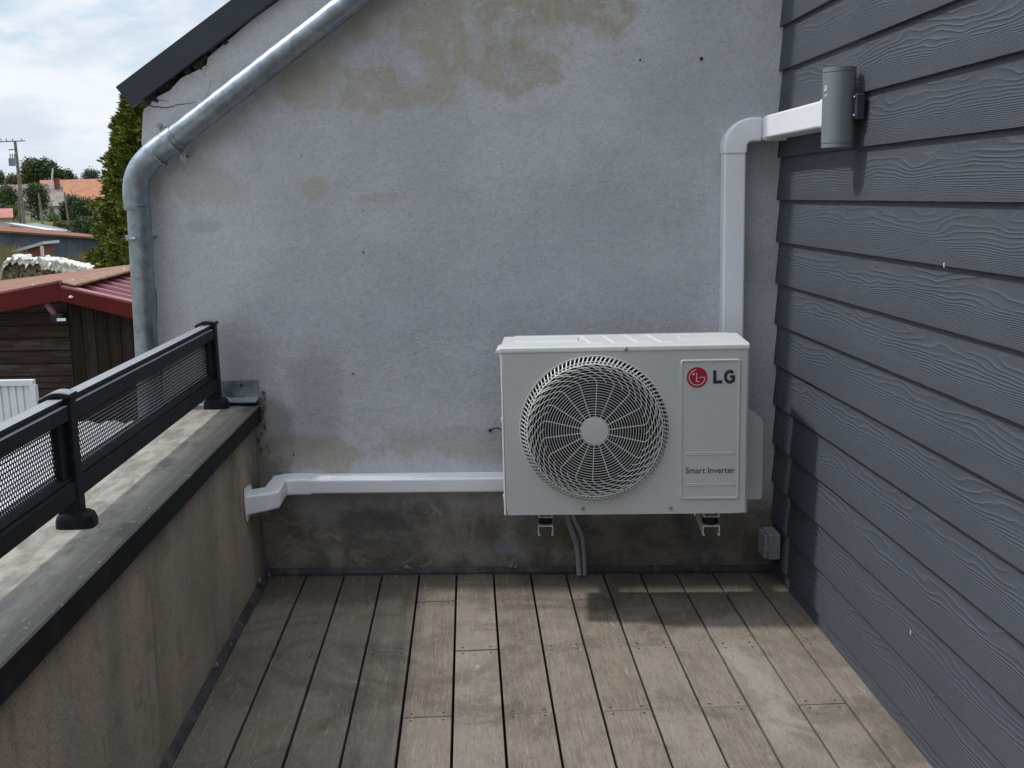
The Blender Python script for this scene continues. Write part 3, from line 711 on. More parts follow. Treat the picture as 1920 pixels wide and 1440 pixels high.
secs.append(rrect(Vector((xe, YW-.001, zmid)), -Zv, OUT, TWd+.006, TD+.004, .009))
MB().sweep(secs).build('elbow', M_pvc, tr, True, angle=60)
xcn = at(1452, 240, YW-TD).x
MB().sweep([rrect(Vector((x, YW-.001, zmid)), -Zv, OUT, TWd-.002, TD-.001, .012) for x in (xe, xcn+.0)]).build('connector', M_pvc, tr, True, angle=60)
# inner corner then run along the cladding
uo = UC-.012
secs = [rrect(Vector((xcn+.001, YW-.001, zmid)), -Zv, OUT, TWd+.005, TD+.003, .012)]
q1 = P(uo, endv(UC)-TD-.022, zmid)
loop1 = rrect(P(uo, endv(UC)-.115, zmid), -Zv, -U_, TWd+.005, TD+.003, .012)
secs.append(loop1)
MB().sweep(secs).build('corner_piece', M_pvc, tr, True, angle=60)
vend = 3.005
MB().sweep([rrect(P(uo, v, zmid+.004), -Zv, -U_, TWd, TD, .008) for v in (endv(UC)-.112, vend)]).build('side_cover', M_pvc, tr, True, angle=60)
MB().sweep([rrect(P(uo, v, zmid+.004), -Zv, -U_, TWd+.006, TD+.004, .009) for v in (vend+.02, vend-.004)]).build('end_cap', M_pvc, tr, True, angle=60)

th = thing('pipe_cover', at(740, 905, YW), 'white plastic pipe cover running level from the air conditioner to the stained parapet', 'pipe cover')
ydp = YW-.083
zt_, zb_ = at(740, 898, ydp).z, at(740, 925, ydp).z; zc_ = (zt_+zb_)/2; hh = zt_-zb_+.002
xl = at(575, 905, ydp).x; xr = at(1010, 905, ydp).x
tilt = (at(540, 912, ydp).z-at(940, 912, ydp).z)
def hsec(x, w=hh, d=.083, dz=0): return rrect(Vector((x, YW-.001, zc_+dz)), Zv, OUT, w, d, .009)
MB().sweep([hsec(xl-.0), hsec(xr)]).build('level_cover', M_pvc, th, True, angle=60)
# flat bend: leaves the wall and turns toward the viewer and into the parapet
A = Vector((at(542, 905, ydp).x, YW-.001, zc_))
secs = [hsec(xl+.012, hh+.006, .087), hsec(A.x+.02, hh+.006, .087)]
uw = -.80
tgt = atu(463, 940, uw)                          # centre of the hole in the parapet
def fsec(c, out, w, d): return rrect(c, Zv, out, w, d, .009)
o1 = Vector((.42, -.9, 0)).normalized()
secs += [fsec(Vector((A.x-.035, YW-.006, zc_)), Vector((.30, -.95, 0)).normalized(), hh+.006, .090)]
mid = Vector((A.x-.072, YW-.040, zc_)); secs.append(fsec(mid, Vector((.72, -.70, 0)).normalized(), hh+.006, .088))
MB().sweep(secs).build('bend', M_pvc, th, True, angle=60)
p1 = Vector((A.x-.085, YW-.070, zc_)); ox = Vector((.80, -.60, 0)).normalized()
v_in = uv(tgt)[1]
p2 = P(uw+.055, v_in+.060, zc_-.002); p3_ = P(uw+.03, v_in+.042, zc_-.004); p4 = P(uw+.0, v_in+.040, zc_-.004)
dz_ = Vector((0, 0, -.007)); sl_ = [fsec(mid+Vector((.006, .006, 0)), Vector((.72, -.70, 0)).normalized(), hh+.002, .084)]
for k_, (c_, o_2) in enumerate(((mid.lerp(p2, .55), (.74, -.67, 0)), (mid.lerp(p2, .97), (.72, -.69, 0)), (p2.lerp(p4, .22), (.40, -.92, 0)), (p2.lerp(p4, .40), (.16, -.985, 0)), (p4, (.10, -.995, 0)))): sl_.append(fsec(c_+dz_*(k_+1)/5, Vector(o_2).normalized(), hh+.004+.003*k_, .086))
secs = sl_
MB().sweep(secs).build('outlet_elbow', M_pvc, th, True, angle=60)
f = MB(); c = P(uw+.0015, v_in, zc_-.004)
loop = [(.062, .036), (.040, .050), (-.040, .058), (-.052, .040), (-.056, 0), (-.052, -.040), (-.040, -.066), (.040, -.050), (.062, -.036)]
f.prism([c+V_*a+Zv*b for a, b in loop], U_*.006); f.build('wall_flange', M_pvc, th, False, .003)

# ------------------------------------------------------------------ air conditioner
DF = 3.33
ac = thing('air_conditioner', (at(1170, 900, DF+.1).x, DF+.14, at(1170, 965, DF).z), 'ivory outdoor air conditioner unit with round fan grille, bracketed on the grey wall', 'air conditioner')
X0 = (at(939, 700, DF).x+at(946, 930, DF).x)/2; X1 = (at(1403, 700, DF).x+at(1401.5, 930, DF).x)/2
ZB = (at(947, 965, DF).z+at(1402, 963, DF).z)/2; ZT = (at(938, 657, DF).z+at(1403, 657, DF).z)/2
DEP = .262; X0 += .006; X1 -= .006
fc = at(1115, 808, DF-.02); fcx, fcz = fc.x, fc.z; RR = 144.0*DF/2000
NC = 96
def front_panel():
    f = MB(); rh = RR*.985
    corners = [(X0, ZB), (X1, ZB), (X1, ZT), (X0, ZT)]
    ci = []; 
    angs = [2*PI*i/NC for i in range(NC)]
    outer = []
    for a in angs:
        dx, dz = math.cos(a), math.sin(a); k = 1e9
        if dx > 1e-9: k = min(k, (X1-fcx)/dx)
        if dx < -1e-9: k = min(k, (X0-fcx)/dx)
        if dz > 1e-9: k = min(k, (ZT-fcz)/dz)
        if dz < -1e-9: k = min(k, (ZB-fcz)/dz)
        outer.append((fcx+dx*k, fcz+dz*k))
    inner = [(fcx+rh*math.cos(a), fcz+rh*math.sin(a)) for a in angs]
    lip = [(fcx+(rh-.006)*math.cos(a), fcz+(rh-.006)*math.sin(a)) for a in angs]
    vs = [Vector((x, DF, z)) for x, z in inner]+[Vector((x, DF, z)) for x, z in outer]+[Vector((x, DF+.012, z)) for x, z in lip]
    fs = []
    for i in range(NC):
        j = (i+1) % NC
        fs.append((i, j, j+NC, i+NC)); fs.append((i, i+2*NC, j+2*NC, j))
        ox, oz = outer[i]; px_, pz_ = outer[j]
        for c in corners:
            if abs(ox-c[0])+abs(oz-c[1]) > 1e-6 and abs(px_-c[0])+abs(pz_-c[1]) > 1e-6:
                on_i = (abs(ox-c[0]) < 1e-6 or abs(oz-c[1]) < 1e-6); on_j = (abs(px_-c[0]) < 1e-6 or abs(pz_-c[1]) < 1e-6)
                if on_i and on_j and not (abs(ox-px_) < 1e-6 or abs(oz-pz_) < 1e-6):
                    vs.append(Vector((c[0], DF, c[1]))); fs.append((i+NC, j+NC, len(vs)-1))
    f.add(vs, fs)
    # folded rounded returns
    r = .008
    f2 = []
    for (xa_, xb_, sgn) in ((X0, X0, -1), (X1, X1, 1)):
        arc = [(xa_+sgn*(r*math.sin(PI/2*k/4)), DF+r-r*math.cos(PI/2*k/4)) for k in range(5)]+[(xa_+sgn*r, DF+DEP)]
        n = len(arc); vv = [Vector((x, y, ZB)) for x, y in arc]+[Vector((x, y, ZT)) for x, y in arc]
        f.add(vv, [(k, k+1, k+1+n, k+n) for k in range(n-1)])
    f.add([(X0-r, DF+.008, ZB), (X1+r, DF+.008, ZB), (X1+r, DF+DEP, ZB), (X0-r, DF+DEP, ZB)], [(0, 1, 2, 3)])
    f.add([(X0, DF, ZB), (X1, DF, ZB), (X1+r, DF+.008, ZB), (X0-r, DF+.008, ZB)], [(0, 1, 2, 3)])
    f.add([(X0-r, DF+DEP, ZB), (X1+r, DF+DEP, ZB), (X1+r, DF+DEP, ZT), (X0-r, DF+DEP, ZT)], [(0, 1, 2, 3)])
    return f
front_panel().build('casing', M_ac, ac, True, angle=30)
# black fan well
f = MB(); ca = circle((fcx, DF+.012, fcz), RR*.985-.006, (1, 0, 0), (0, 0, 1), 64); cb = circle((fcx, DF+.12, fcz), RR*.94, (1, 0, 0), (0, 0, 1), 64)
f.add(ca+cb, [(i, (i+1) % 64, (i+1) % 64+64, i+64) for i in range(64)]+[list(range(64, 128))]); f.build('fan_well', M_black, ac, True)
f = MB()
for b in range(3):
    a0_ = 2*PI*b/3+.4; vs = []; n = 8
    for i in range(n+1):
        rr_ = .05+(RR*.88-.05)*i/n; w = .35+.5*i/n
        for k in range(5):
            a = a0_+.25*i/n+(k/4-.5)*w*1.3; vs.append((fcx+rr_*math.cos(a), DF+.065+(k/4-.5)*.05, fcz+rr_*math.sin(a)))
    f.add(vs, [(i*5+k, i*5+k+1, (i+1)*5+k+1, (i+1)*5+k) for i in range(n) for k in range(4)])
f.tube([(fcx, DF+.03, fcz), (fcx, DF+.11, fcz)], .05, 24)
f.build('fan', M_fan, ac, True)
# grille
RF = RR*.895; YF = DF-.026
def gy(r):                                       # depth of the domed wire face at radius r
    k = max(0, (r-RF*.90)/(RF*.10)); return YF+.003*k*k-.0015*(1-min(1, r/RF))
gr = MB(); nr = 21; r_in = .047
for i in range(nr):
    r = r_in+(RF-r_in)*i/(nr-1)
    gr.tube([(fcx+r*math.cos(a), gy(r), fcz+r*math.sin(a)) for a in [2*PI*k/84 for k in range(84)]], .00105 if i < nr-1 else .0022, 5, closed=True)
def gang(a0, r, r0): 
    k = max(0, (r-r0)/(RR-r0)); return a0+.80*k**1.1
NS = 18
for s in range(NS):
    a0 = 2*PI*s/NS+.12
    for (base_r, a_s) in ((r_in-.004, a0), (RF*.74, a0+PI/NS)):
        r0 = RF*.76; pts = []; n = 18
        for k in range(n+1):
            r = base_r+(RF-base_r)*k/n; a = gang(a_s+(.0 if base_r < .1 else .0), r, r0)
            pts.append((fcx+r*math.cos(a), gy(r)-.0014, fcz+r*math.sin(a)))
        gr.tube(pts, .0013, 5)
        a_ = gang(a_s, RF, r0)
    # crossing outer curves
    for s2 in (.33, .83):
        pts = []
        for k in range(9):
            r = RF*.93+(RF*.07)*k/8; a = a0+PI/NS*2*s2+.9*(k/8)*.2; pts.append((fcx+r*math.cos(a), gy(r)-.0012, fcz+r*math.sin(a)))
        gr.tube(pts, .0011, 5)
gr.build('grille_wires', M_grill, ac, True)
# slanted fins of the rim
fn = MB(); NFN = 104
for s in range(NFN):
    a = 2*PI*s/NFN; a2 = a-.055
    i0 = Vector((fcx+RF*math.cos(a), YF+.003, fcz+RF*math.sin(a))); o0 = Vector((fcx+RR*.992*math.cos(a2), DF-.001, fcz+RR*.992*math.sin(a2)))
    w = .0018; tA = Vector((-math.sin(a), 0, math.cos(a)))*w
    fn.hexa([i0-tA, i0+tA, o0+tA, o0-tA, i0-tA+Vector((0, .008, 0)), i0+tA+Vector((0, .008, 0)), o0+tA+Vector((0, .008, 0)), o0-tA+Vector((0, .008, 0))])
fn.build('rim_fins', M_grill, ac)
f = MB()
for (r, y, w) in ((RR*.992, DF-.001, .0022), (RF*1.035, YF+.009, .0012)):
    f.tube([(fcx+r*math.cos(a), y, fcz+r*math.sin(a)) for a in [2*PI*k/96 for k in range(96)]], w, 6, closed=True)
f.build('rim_ring', M_grill, ac, True)
f = MB(); hubr = 26.5*DF/2000
f.sweep([circle((fcx, y, fcz), r, (1, 0, 0), (0, 0, 1), 48) for y, r in ((YF+.006, hubr), (YF-.001, hubr), (YF-.0035, hubr-.0015), (YF-.0045, hubr*.6), (YF-.005, .002))]).build('grille_hub', M_ac, ac, True)
# lid with pressed panels
f = MB(); r = .010
zl0 = ZT-.002; zl1 = at(1170, 648, DF).z
o_ = .0098
prof = [(DF-.002, zl0), (DF-.002, zl1-.012), (DF+.000, zl1-.004), (DF+.006, zl1), (DF+.016, zl1+.001)]
def lidloop(x):
    return [(x, y, z) for y, z in prof]+[(x, DF+DEP-.008, zl1+.001), (x, DF+DEP+.003, zl1-.010), (x, DF+DEP+.003, zl0)]
f.sweep([[(x, min(max(y, DF+.004), DF+DEP-.004) if e else y, (z if not e else min(z, zl1-.006))) for x, y, z in lidloop(x)] for x, e in ((X0-o_, 1), (X0-o_+.003, 0), (X1+o_-.003, 0), (X1+o_, 1))])
f.build('lid', M_ac, ac, True, angle=25)
f = MB(); zz = zl1+.0012
def ridge(pts, w=.005):
    f.tube(pts, w, 8)
ys0, ys1 = DF+.045, DF+DEP-.035
def pad(x0_, x1_, y0_, y1_, sk=0):
    h = .0045; e = .006
    f.hexa([(x0_, y0_, zz-.002), (x1_, y0_, zz-.002), (x1_+sk, y1_, zz-.002), (x0_+sk, y1_, zz-.002), (x0_+e, y0_+e, zz+h), (x1_-e, y0_+e, zz+h), (x1_-e+sk, y1_-e, zz+h), (x0_+e+sk, y1_-e, zz+h)])
pad(X0+.035, X0+.245, ys0+.06, ys1-.05); 
xs = X0+.275
for k in range(4): pad(xs+.074*k, xs+.074*k+.050, ys0, ys1+.01, -.03)
pad(X0+.565, X1-.055, ys0+.06, ys1-.05)
pad(X0+.02, X1-.02, ys1+.012, ys1+.022)
f.build('lid_embossing', M_ac, ac, False, .002)
# raised name panel
PX0, PX1 = at(1275, 760, DF).x, at(1388, 760, DF).x; PZ0, PZ1 = at(1330, 936, DF).z, at(1330, 673, DF).z
def rr2(x0_, x1_, z0_, z1_, r, y, n=5):
    pts = []
    for (cx_, cz_, a0_) in ((x1_-r, z1_-r, 0), (x0_+r, z1_-r, PI/2), (x0_+r, z0_+r, PI), (x1_-r, z0_+r, 1.5*PI)):
        for k in range(n+1):
            a = a0_+PI/2*k/n; pts.append((cx_+r*math.cos(a), y, cz_+r*math.sin(a)))
    return pts
f = MB().sweep([rr2(PX0, PX1, PZ0, PZ1, .010, DF+.001), rr2(PX0+.0005, PX1-.0005, PZ0+.0005, PZ1-.0005, .010, DF-.003), rr2(PX0+.003, PX1-.003, PZ0+.003, PZ1-.003, .008, DF-.0055), rr2(PX0+.0075, PX1-.0075, PZ0+.0075, PZ1-.0075, .005, DF-.0052), rr2(PX0+.009, PX1-.009, PZ0+.009, PZ1-.009, .004, DF-.0030)])
pn = f.build('name_panel', M_ac, ac, False)
yy = DF-.0030
for py in (850, 908):
    z = at(1330, py, DF).z; xa_, xb_ = at(1286, py, DF).x, at(1378, py, DF).x
    MB().sweep([rr2(xa_, xb_, z-.0045, z+.0045, .004, yy+.001), rr2(xa_, xb_, z-.0045, z+.0045, .004, yy-.0012), rr2(xa_+.0016, xb_-.0016, z-.0028, z+.0028, .0025, yy-.0022), rr2(xa_+.003, xb_-.003, z-.0013, z+.0013, .001, yy-.0006)]).build('panel_bar', M_ac, pn, True)
yt = DF-.0035
lc = at(1307, 707.5, yt); lr = 19.5*yt/2000
f = MB().sweep([circle((lc.x, yt+.0005, lc.z), lr, (1, 0, 0), (0, 0, 1), 48), circle((lc.x, yt-.0010, lc.z), lr, (1, 0, 0), (0, 0, 1), 48)]); f.build('logo_disc', M_red, pn)
f = MB(); y = yt-.0013
def bar(pts, w):
    pts = [Vector((lc.x+a*lr, y, lc.z+b*lr)) for a, b in pts]; n = len(pts); L_ = []; R2 = []
    for i in range(n):
        T = (pts[min(i+1, n-1)]-pts[max(i-1, 0)]).normalized(); nn_ = Vector((-T.z, 0, T.x))
        if 0 < i < n-1 and len(pts) == 3: nn_ = nn_*1.414
        L_.append(pts[i]+nn_*w); R2.append(pts[i]-nn_*w)
    for i in range(n-1): f.prism([L_[i], L_[i+1], R2[i+1], R2[i]], (0, .0006, 0))
arc = [(.76*math.cos(a), .76*math.sin(a)) for a in [math.radians(95)+math.radians(265)*k/30 for k in range(31)]]
bar(arc, .0014); bar([(.80, 0.0), (.18, 0.0)], .0013)
bar([(-.05, .42), (-.05, -.42), (.22, -.42)], .0014)
ccx, ccz = lc.x-.36*lr, lc.z+.33*lr
f.prism(circle((ccx, y, ccz), .115*lr, (1, 0, 0), (0, 0, 1), 16), (0, .0006, 0))
f.build('logo_mark', M_pink, pn)
def text(body, px0, px1, py_base, py_cap, bold, name, parent, Y):
    cu = bpy.data.curves.new(name, 'FONT'); cu.body = body; cu.size = 1; cu.extrude = 0; cu.offset = bold
    tmp = bpy.data.objects.new('tmp', cu); COL.objects.link(tmp)
    me = bpy.data.meshes.new_from_object(tmp.evaluated_get(bpy.context.evaluated_depsgraph_get()))
    bpy.data.objects.remove(tmp); bpy.data.curves.remove(cu)
    xs_ = [v.co.x for v in me.vertices]; zs_ = [v.co.y for v in me.vertices]
    a, b = at(px0, py_base, Y), at(px1, py_base, Y); top = at(px0, py_cap, Y)
    kx = (b.x-a.x)/(max(xs_)-min(xs_)); kz = (top.z-a.z)/max(zs_)
    zb_ = (a.z+b.z)/2
    f = MB(); vs = [Vector((a.x+(v.co.x-min(xs_))*kx, Y, zb_+v.co.y*kz)) for v in me.vertices]
    f.add(vs, [list(p.vertices) for p in me.polygons]); bpy.data.meshes.remove(me)
    return f.build(name, M_text, parent)
def letter_LG():
    # heavy geometric capitals
    f = MB(); Y = yt-.0006
    a, b = at(1337, 719, Y), at(1378.5, 719, Y); top = at(1358, 694, Y); base = (a.z+b.z)/2; hgt = top.z-base; wd = b.x-a.x
    s_ = hgt*.245; wl = wd*.42
    f.prism([(a.x, Y, base), (a.x+wl, Y, base), (a.x+wl, Y, base+s_), (a.x+s_, Y, base+s_), (a.x+s_, Y, top.z), (a.x, Y, top.z)], (0, .0005, 0))
    cx_, cz_ = a.x+wd*.755, base+hgt/2; ro_x, ro_z = wd*.27, hgt*.52; n = 26
    angs = [math.radians(42)+math.radians(290)*k/n for k in range(n+1)]
    for k in range(n):
        p_, q_ = angs[k], angs[k+1]
        def e(an, t_): return Vector((cx_+(ro_x-t_)*math.cos(an), Y, cz_+(ro_z-t_)*math.sin(an)))
        f.prism([e(p_, 0), e(q_, 0), e(q_, s_*.95), e(p_, s_*.95)], (0, .0005, 0))
    xr_ = cx_+ro_x*math.cos(math.radians(332))
    f.prism([(xr_-s_*.9, Y-.0002, cz_-ro_z*.52), (b.x-.0004, Y-.0002, cz_-ro_z*.52), (b.x-.0004, Y-.0002, cz_+s_*.45), (xr_-s_*.9, Y-.0002, cz_+s_*.45)], (0, .0004, 0))
    f.prism([(cx_+.0005, Y-.0003, cz_-s_*.42), (b.x-.0006, Y-.0003, cz_-s_*.42), (b.x-.0006, Y-.0003, cz_+s_*.44), (cx_+.0005, Y-.0003, cz_+s_*.44)], (0, .0004, 0))
    return f.build('lettering', M_text, pn)
letter_LG()
text('Smart Inverter', 1285.5, 1377.5, 887, 876, .004, 'lettering', pn, yt-.0006)
# screws
M_screw = simple('screw_steel', (.30, .30, .30), .35, .6, .1, 20, 0)
for (px, py) in ((1173.5, 654.5), (1093, 954), (1257.5, 952.5)):
    q = at(px, py, DF-.0035 if py < 700 else DF-.001)
    f = MB().sweep([circle((q.x, q.y+dy, q.z), r, (1, 0, 0), (0, 0, 1), 14) for dy, r in ((.002, .0065), (-.001, .006), (-.003, .0045), (-.0033, .002))])
    f.build('screw', M_screw, ac, True)
# handle on the left side
q0 = at(932, 660, DF+.03); f = MB()
f.sweep([[(X0-.008, y, q0.z+.012), (X0-.022, y, q0.z+.006), (X0-.024, y, q0.z-.006), (X0-.014, y, q0.z-.004), (X0-.012, y, q0.z-.016), (X0-.006, y, q0.z-.018)] for y in (DF+.02, DF+.13)])
f.build('handle', M_ac, ac, False, .002)
for (pz_) in (790, 935): z = at(940, pz_, DF).z; MB().box(X0-.0105, X0-.007, DF+.01, DF+.03, z-.006, z+.006).build('clip', M_white_steel, ac)
# valve cover on the right side
yv = DF+.17
zt2, zt1, zb2 = at(1405, 765, yv).z, at(1431, 792, yv).z, at(1420, 938, yv).z; xv = at(1432, 850, yv).x
loop = [(X1+.006, zt2), (xv-.010, zt1+.014), (xv-.003, zt1+.004), (xv, zt1-.012), (xv, zb2+.012), (xv-.004, zb2+.003), (xv-.012, zb2), (X1+.006, zb2)]
f = MB().prism([Vector((x, yv, z)) for x, z in loop], (0, .10, 0)); f.build('valve_cover', M_ac, ac, False, .006, 3)

# ------------------------------------------------------------------ wall brackets
brg = 'white brackets under the air conditioner'
def bracket(px0, px1, label, rx=0):
    Yb = DF+.045
    xa_, xb_ = at(px0, 985, Yb).x, at(px1, 985, Yb).x; xm = (xa_+xb_)/2; w = (xb_-xa_)/2
    z1_ = at(px0, 986, Yb).z; z0_ = at(px0, 1003, Yb).z
    b = thing('wall_bracket', (xm, YW, z0_), label, 'bracket', brg)
    tk = .003; f = MB(); ye = YW-.004
    f.box(xm-w, xm+w, Yb, ye, z1_-tk, z1_); f.box(xm-w, xm-w+tk, Yb, ye, z0_, z1_-tk); f.box(xm+w-tk, xm+w, Yb, ye, z0_, z1_-tk)
    f.box(xm-w, xm-w+.007, Yb, ye, z0_-tk, z0_); f.box(xm+w-.007, xm+w, Yb, ye, z0_-tk, z0_)
    f.build('arm', M_white_steel, b, False, .001)
    MB().box(xm-w, xm+w, ye, YW, z0_-.02, z1_).build('wall_plate', M_white_steel, b, False, .001)
    f = MB(); f.tube([(xm, Yb+.035, z1_), (xm, Yb+.035, (z1_+ZB)/2)], w*.92, 20); f.build('rubber_mount', M_black, b, True)
    f = MB(); zf = (z1_+ZB)/2+.001
    f.box(xm-w*.95, xm-w*.78, Yb-.0, Yb+.07, zf, ZB-.001); f.box(xm+w*.78, xm+w*.95, Yb, Yb+.07, zf, ZB-.001); f.box(xm-w*.78, xm+w*.78, Yb, Yb+.07, zf, zf+.003)
    f.tube([(xm, Yb+.02, zf+.003), (xm, Yb+.02, zf+.010)], .007, 6); f.build('unit_foot', M_white_steel, b, False)
bracket(1009, 1037, 'white steel wall bracket under the unit below the fan, left of the grey drain tubes')
bracket(1318, 1350, 'white steel wall bracket under the unit nearest the dark clad corner')

# ------------------------------------------------------------------ drain tubes
def tubepath(pts, Ys):
    P3 = [at(x, y, Y) for (x, y), Y in zip(pts, Ys)]; out = []
    for i in range(len(P3)-1):
        a = P3[max(i-1, 0)]; b = P3[i]; c = P3[i+1]; d = P3[min(i+2, len(P3)-1)]
        for k in range(10):
            s_ = k/10; out.append(.5*((2*b)+(c-a)*s_+(2*a-5*b+4*c-d)*s_*s_+(3*b-a-3*c+d)*s_**3))
    out.append(P3[-1]); return out
dc = thing('corrugated_conduit', at(1085, 1068, YW-.05), 'ribbed grey cable conduit dropping from the air conditioner into the deck', 'conduit')
path = tubepath([(1058, 950), (1068, 985), (1079, 1015), (1084, 1045), (1085.5, 1068), (1086, 1080)], [YW-.12, YW-.10, YW-.075, YW-.06, YW-.055, YW-.055])
L_ = [0]
for a, b in zip(path, path[1:]): L_.append(L_[-1]+(b-a).length)
dense = []; rad_ = []; n = int(L_[-1]/.0015)
for i in range(n):
    d_ = L_[-1]*i/n; j = max(k for k in range(len(L_)) if L_[k] <= d_); j = min(j, len(path)-2)
    dense.append(path[j].lerp(path[j+1], (d_-L_[j])/max(1e-6, L_[j+1]-L_[j]))); rad_.append(.0100 if (i % 6) < 3 else .0070)
MB().tube(dense, rad_, 12).build('ribbed_tube', M_conduit, dc, True, angle=80)
dt = thing('drain_hose', at(1096, 1068, YW-.05), 'smooth grey drain hose beside the ribbed conduit below the air conditioner', 'hose')
MB().tube(tubepath([(1066, 948), (1078, 978), (1091, 1006), (1095, 1040), (1096, 1066), (1096, 1078)], [YW-.10, YW-.09, YW-.07, YW-.06, YW-.052, YW-.052]), .0078, 14).build('hose', M_conduit, dt, True)

# ------------------------------------------------------------------ junction box
jb = thing('junction_box', P(UC-.015, 3.64, .13), 'small grey plastic outlet box low in the corner of the dark cladding', 'junction box')
v0, v1 = 3.545, 3.60
f = MB().ubox(UC-.054, UC-.011, v0+.03, v0+.125, .085, .180); f.build('housing', M_box, jb, False, .006, 3)
f = MB().ubox(UC-.070, UC-.054, v0+.034, v0+.121, .089, .176); f.build('cover', M_box, jb, False, .006, 3)
f = MB().ubox(UC-.0705, UC-.053, v0+.026, v0+.0345, .120, .150); f.tube([P(UC-.062, v0+.04, .176), P(UC-.062, v0+.10, .176)], .005, 8); f.build('hinge', M_box, jb)

# ------------------------------------------------------------------ up-down wall lamp
lm = at(1575, 200, 3.03); ua, va_, _ = uv(lm)
lp = thing('wall_lamp', P(UC-.012, 3.03, 1.60), 'grey cylindrical up and down wall lamp on dark cladding at the pipe cover end', 'wall lamp')
ztop, zbot = at(1577, 127, 3.03).z, at(1568, 277, 3.03).z
ax_t = at(1577, 127, 3.03); ax_b = at(1568, 277, 3.03)
cxm = (ax_t.x+ax_b.x)/2; r = 29.0*3.03/2000
def lc_(z): return Vector((cxm, 3.03, z))
f = MB()
prof = [(zbot, r*.90), (zbot, r), (zbot+.010, r), (zbot+.0102, r-.0015), (zbot+.012, r-.0015), (zbot+.0122, r), (ztop-.014, r), (ztop-.0138, r-.0015), (ztop-.012, r-.0015), (ztop-.0118, r), (ztop, r), (ztop, r*.90)]
secs = [[(cxm+rr_*math.cos(a), 3.03+rr_*math.sin(a), z) for a in [2*PI*k/48 for k in range(48)]] for z, rr_ in [(zbot+.01, r*.9)]+prof+[(ztop-.01, r*.9)]]
f.sweep(secs).build('lamp_body', M_lamp, lp, True, angle=40)
for z in (zbot+.0095, ztop-.0095): MB().tube([(cxm, 3.03, z-.001), (cxm, 3.03, z+.001)], r*.88, 32).build('lens', M_glass, lp, True)
pu, pv_, _ = uv(lc_(0)); zp = at(1612, 202, 3.03).z
f = MB().ubox(UC-.038, UC-.014, pv_-.062, pv_+.03, zp-.034, zp+.034); f.build('mounting_plate', M_lampdark, lp, False, .004)
MB().ubox(pu+r*.8, UC-.030, pv_-.03, pv_+.02, zp-.020, zp+.020).build('neck', M_lampdark, lp)
f = MB()
for s in (-1, 1): MB().ball(P(UC-.040, pv_-.055, zp+s*.024), .004, 5).build('screw', M_zinc, lp, True)
# faded white sticker on the side of the lamp body
f = MB()
for k in range(16):
    a = math.radians(200)+random.uniform(-.09, .12); z = at(1546, random.uniform(163, 183), 3.03).z
    q = Vector((cxm+(r+.0006)*math.cos(a), 3.03+(r+.0006)*math.sin(a), z)); tt = Vector((-math.sin(a), math.cos(a), 0))
    f.prism([q, q+tt*random.uniform(.002, .005), q+tt*.003+Zv*random.uniform(.002, .004), q+Zv*.003], (0.0003*math.cos(a), .0003*math.sin(a), 0))
f.build('sticker_trace', M_pvc, lp)

#@@BG
# ================================================================== the yard, gardens and houses beyond
def lerp(a, b, k): return a+(b-a)*k
def ground_z(x, y):
    r = math.hypot(x, max(y, -50)*1.0) if y < 0 else y
    k = min(1, max(0, (y-60)/42.)); k = k*k*(3-2*k)
    z = GROUND+k*2.42
    if y > 100: z += min(.35, (y-100)*.0006)
    return z+.06*mnoise.noise(Vector((x*.08, y*.08, 0)))*(0 if abs(x) < 12 and abs(y) < 12 else 1)
def ground_mat():
    m, t = newmat('rough_grass_ground'); p = t.pos()
    a = t.noise(p, .12, 6, .6); b = t.noise(p, 1.4, 6, .7); c_ = t.noise(p, 22, 3)
    c = t.mix(t.step(a, .4, .6), (.065, .085, .028), (.17, .15, .075))
    c = t.mix(t.m('MULTIPLY', t.step(b, .4, .65), .5), c, (.11, .12, .045))
    t.bsdf(c, .95, 0, t.bump(t.m('ADD', b, c_), .6, .05), .1); return m
xs_ = [-900, -400, -200, -120, -80]+[-60+3*i for i in range(30)]+[60, 120, 300, 900]
ys_ = [-700, -200, -60, -20, 0]+[8+3*i for i in range(40)]+[150, 190, 250, 400, 700, 1500]
f = MB(); f.v = [Vector((x, y, ground_z(x, y))) for y in ys_ for x in xs_]; nx = len(xs_)
f.f = [[j*nx+i, j*nx+i+1, (j+1)*nx+i+1, (j+1)*nx+i] for j in range(len(ys_)-1) for i in range(nx-1)]
tag(f.build('ground', ground_mat(), None, True), kind='structure')
M_conc = simple('pale_yard_concrete', (.42, .41, .38), .9, 0, .2, 1.2, .4, 30, .2, (.2, .19, .16), .5, .8)
tag(MB().add([(-14, -12, GROUND+.03), (-1.3, -12, GROUND+.03), (-1.3, 8.2, GROUND+.03), (-14, 8.2, GROUND+.03)], [(0, 1, 2, 3)]).build('yard', M_conc), kind='structure')

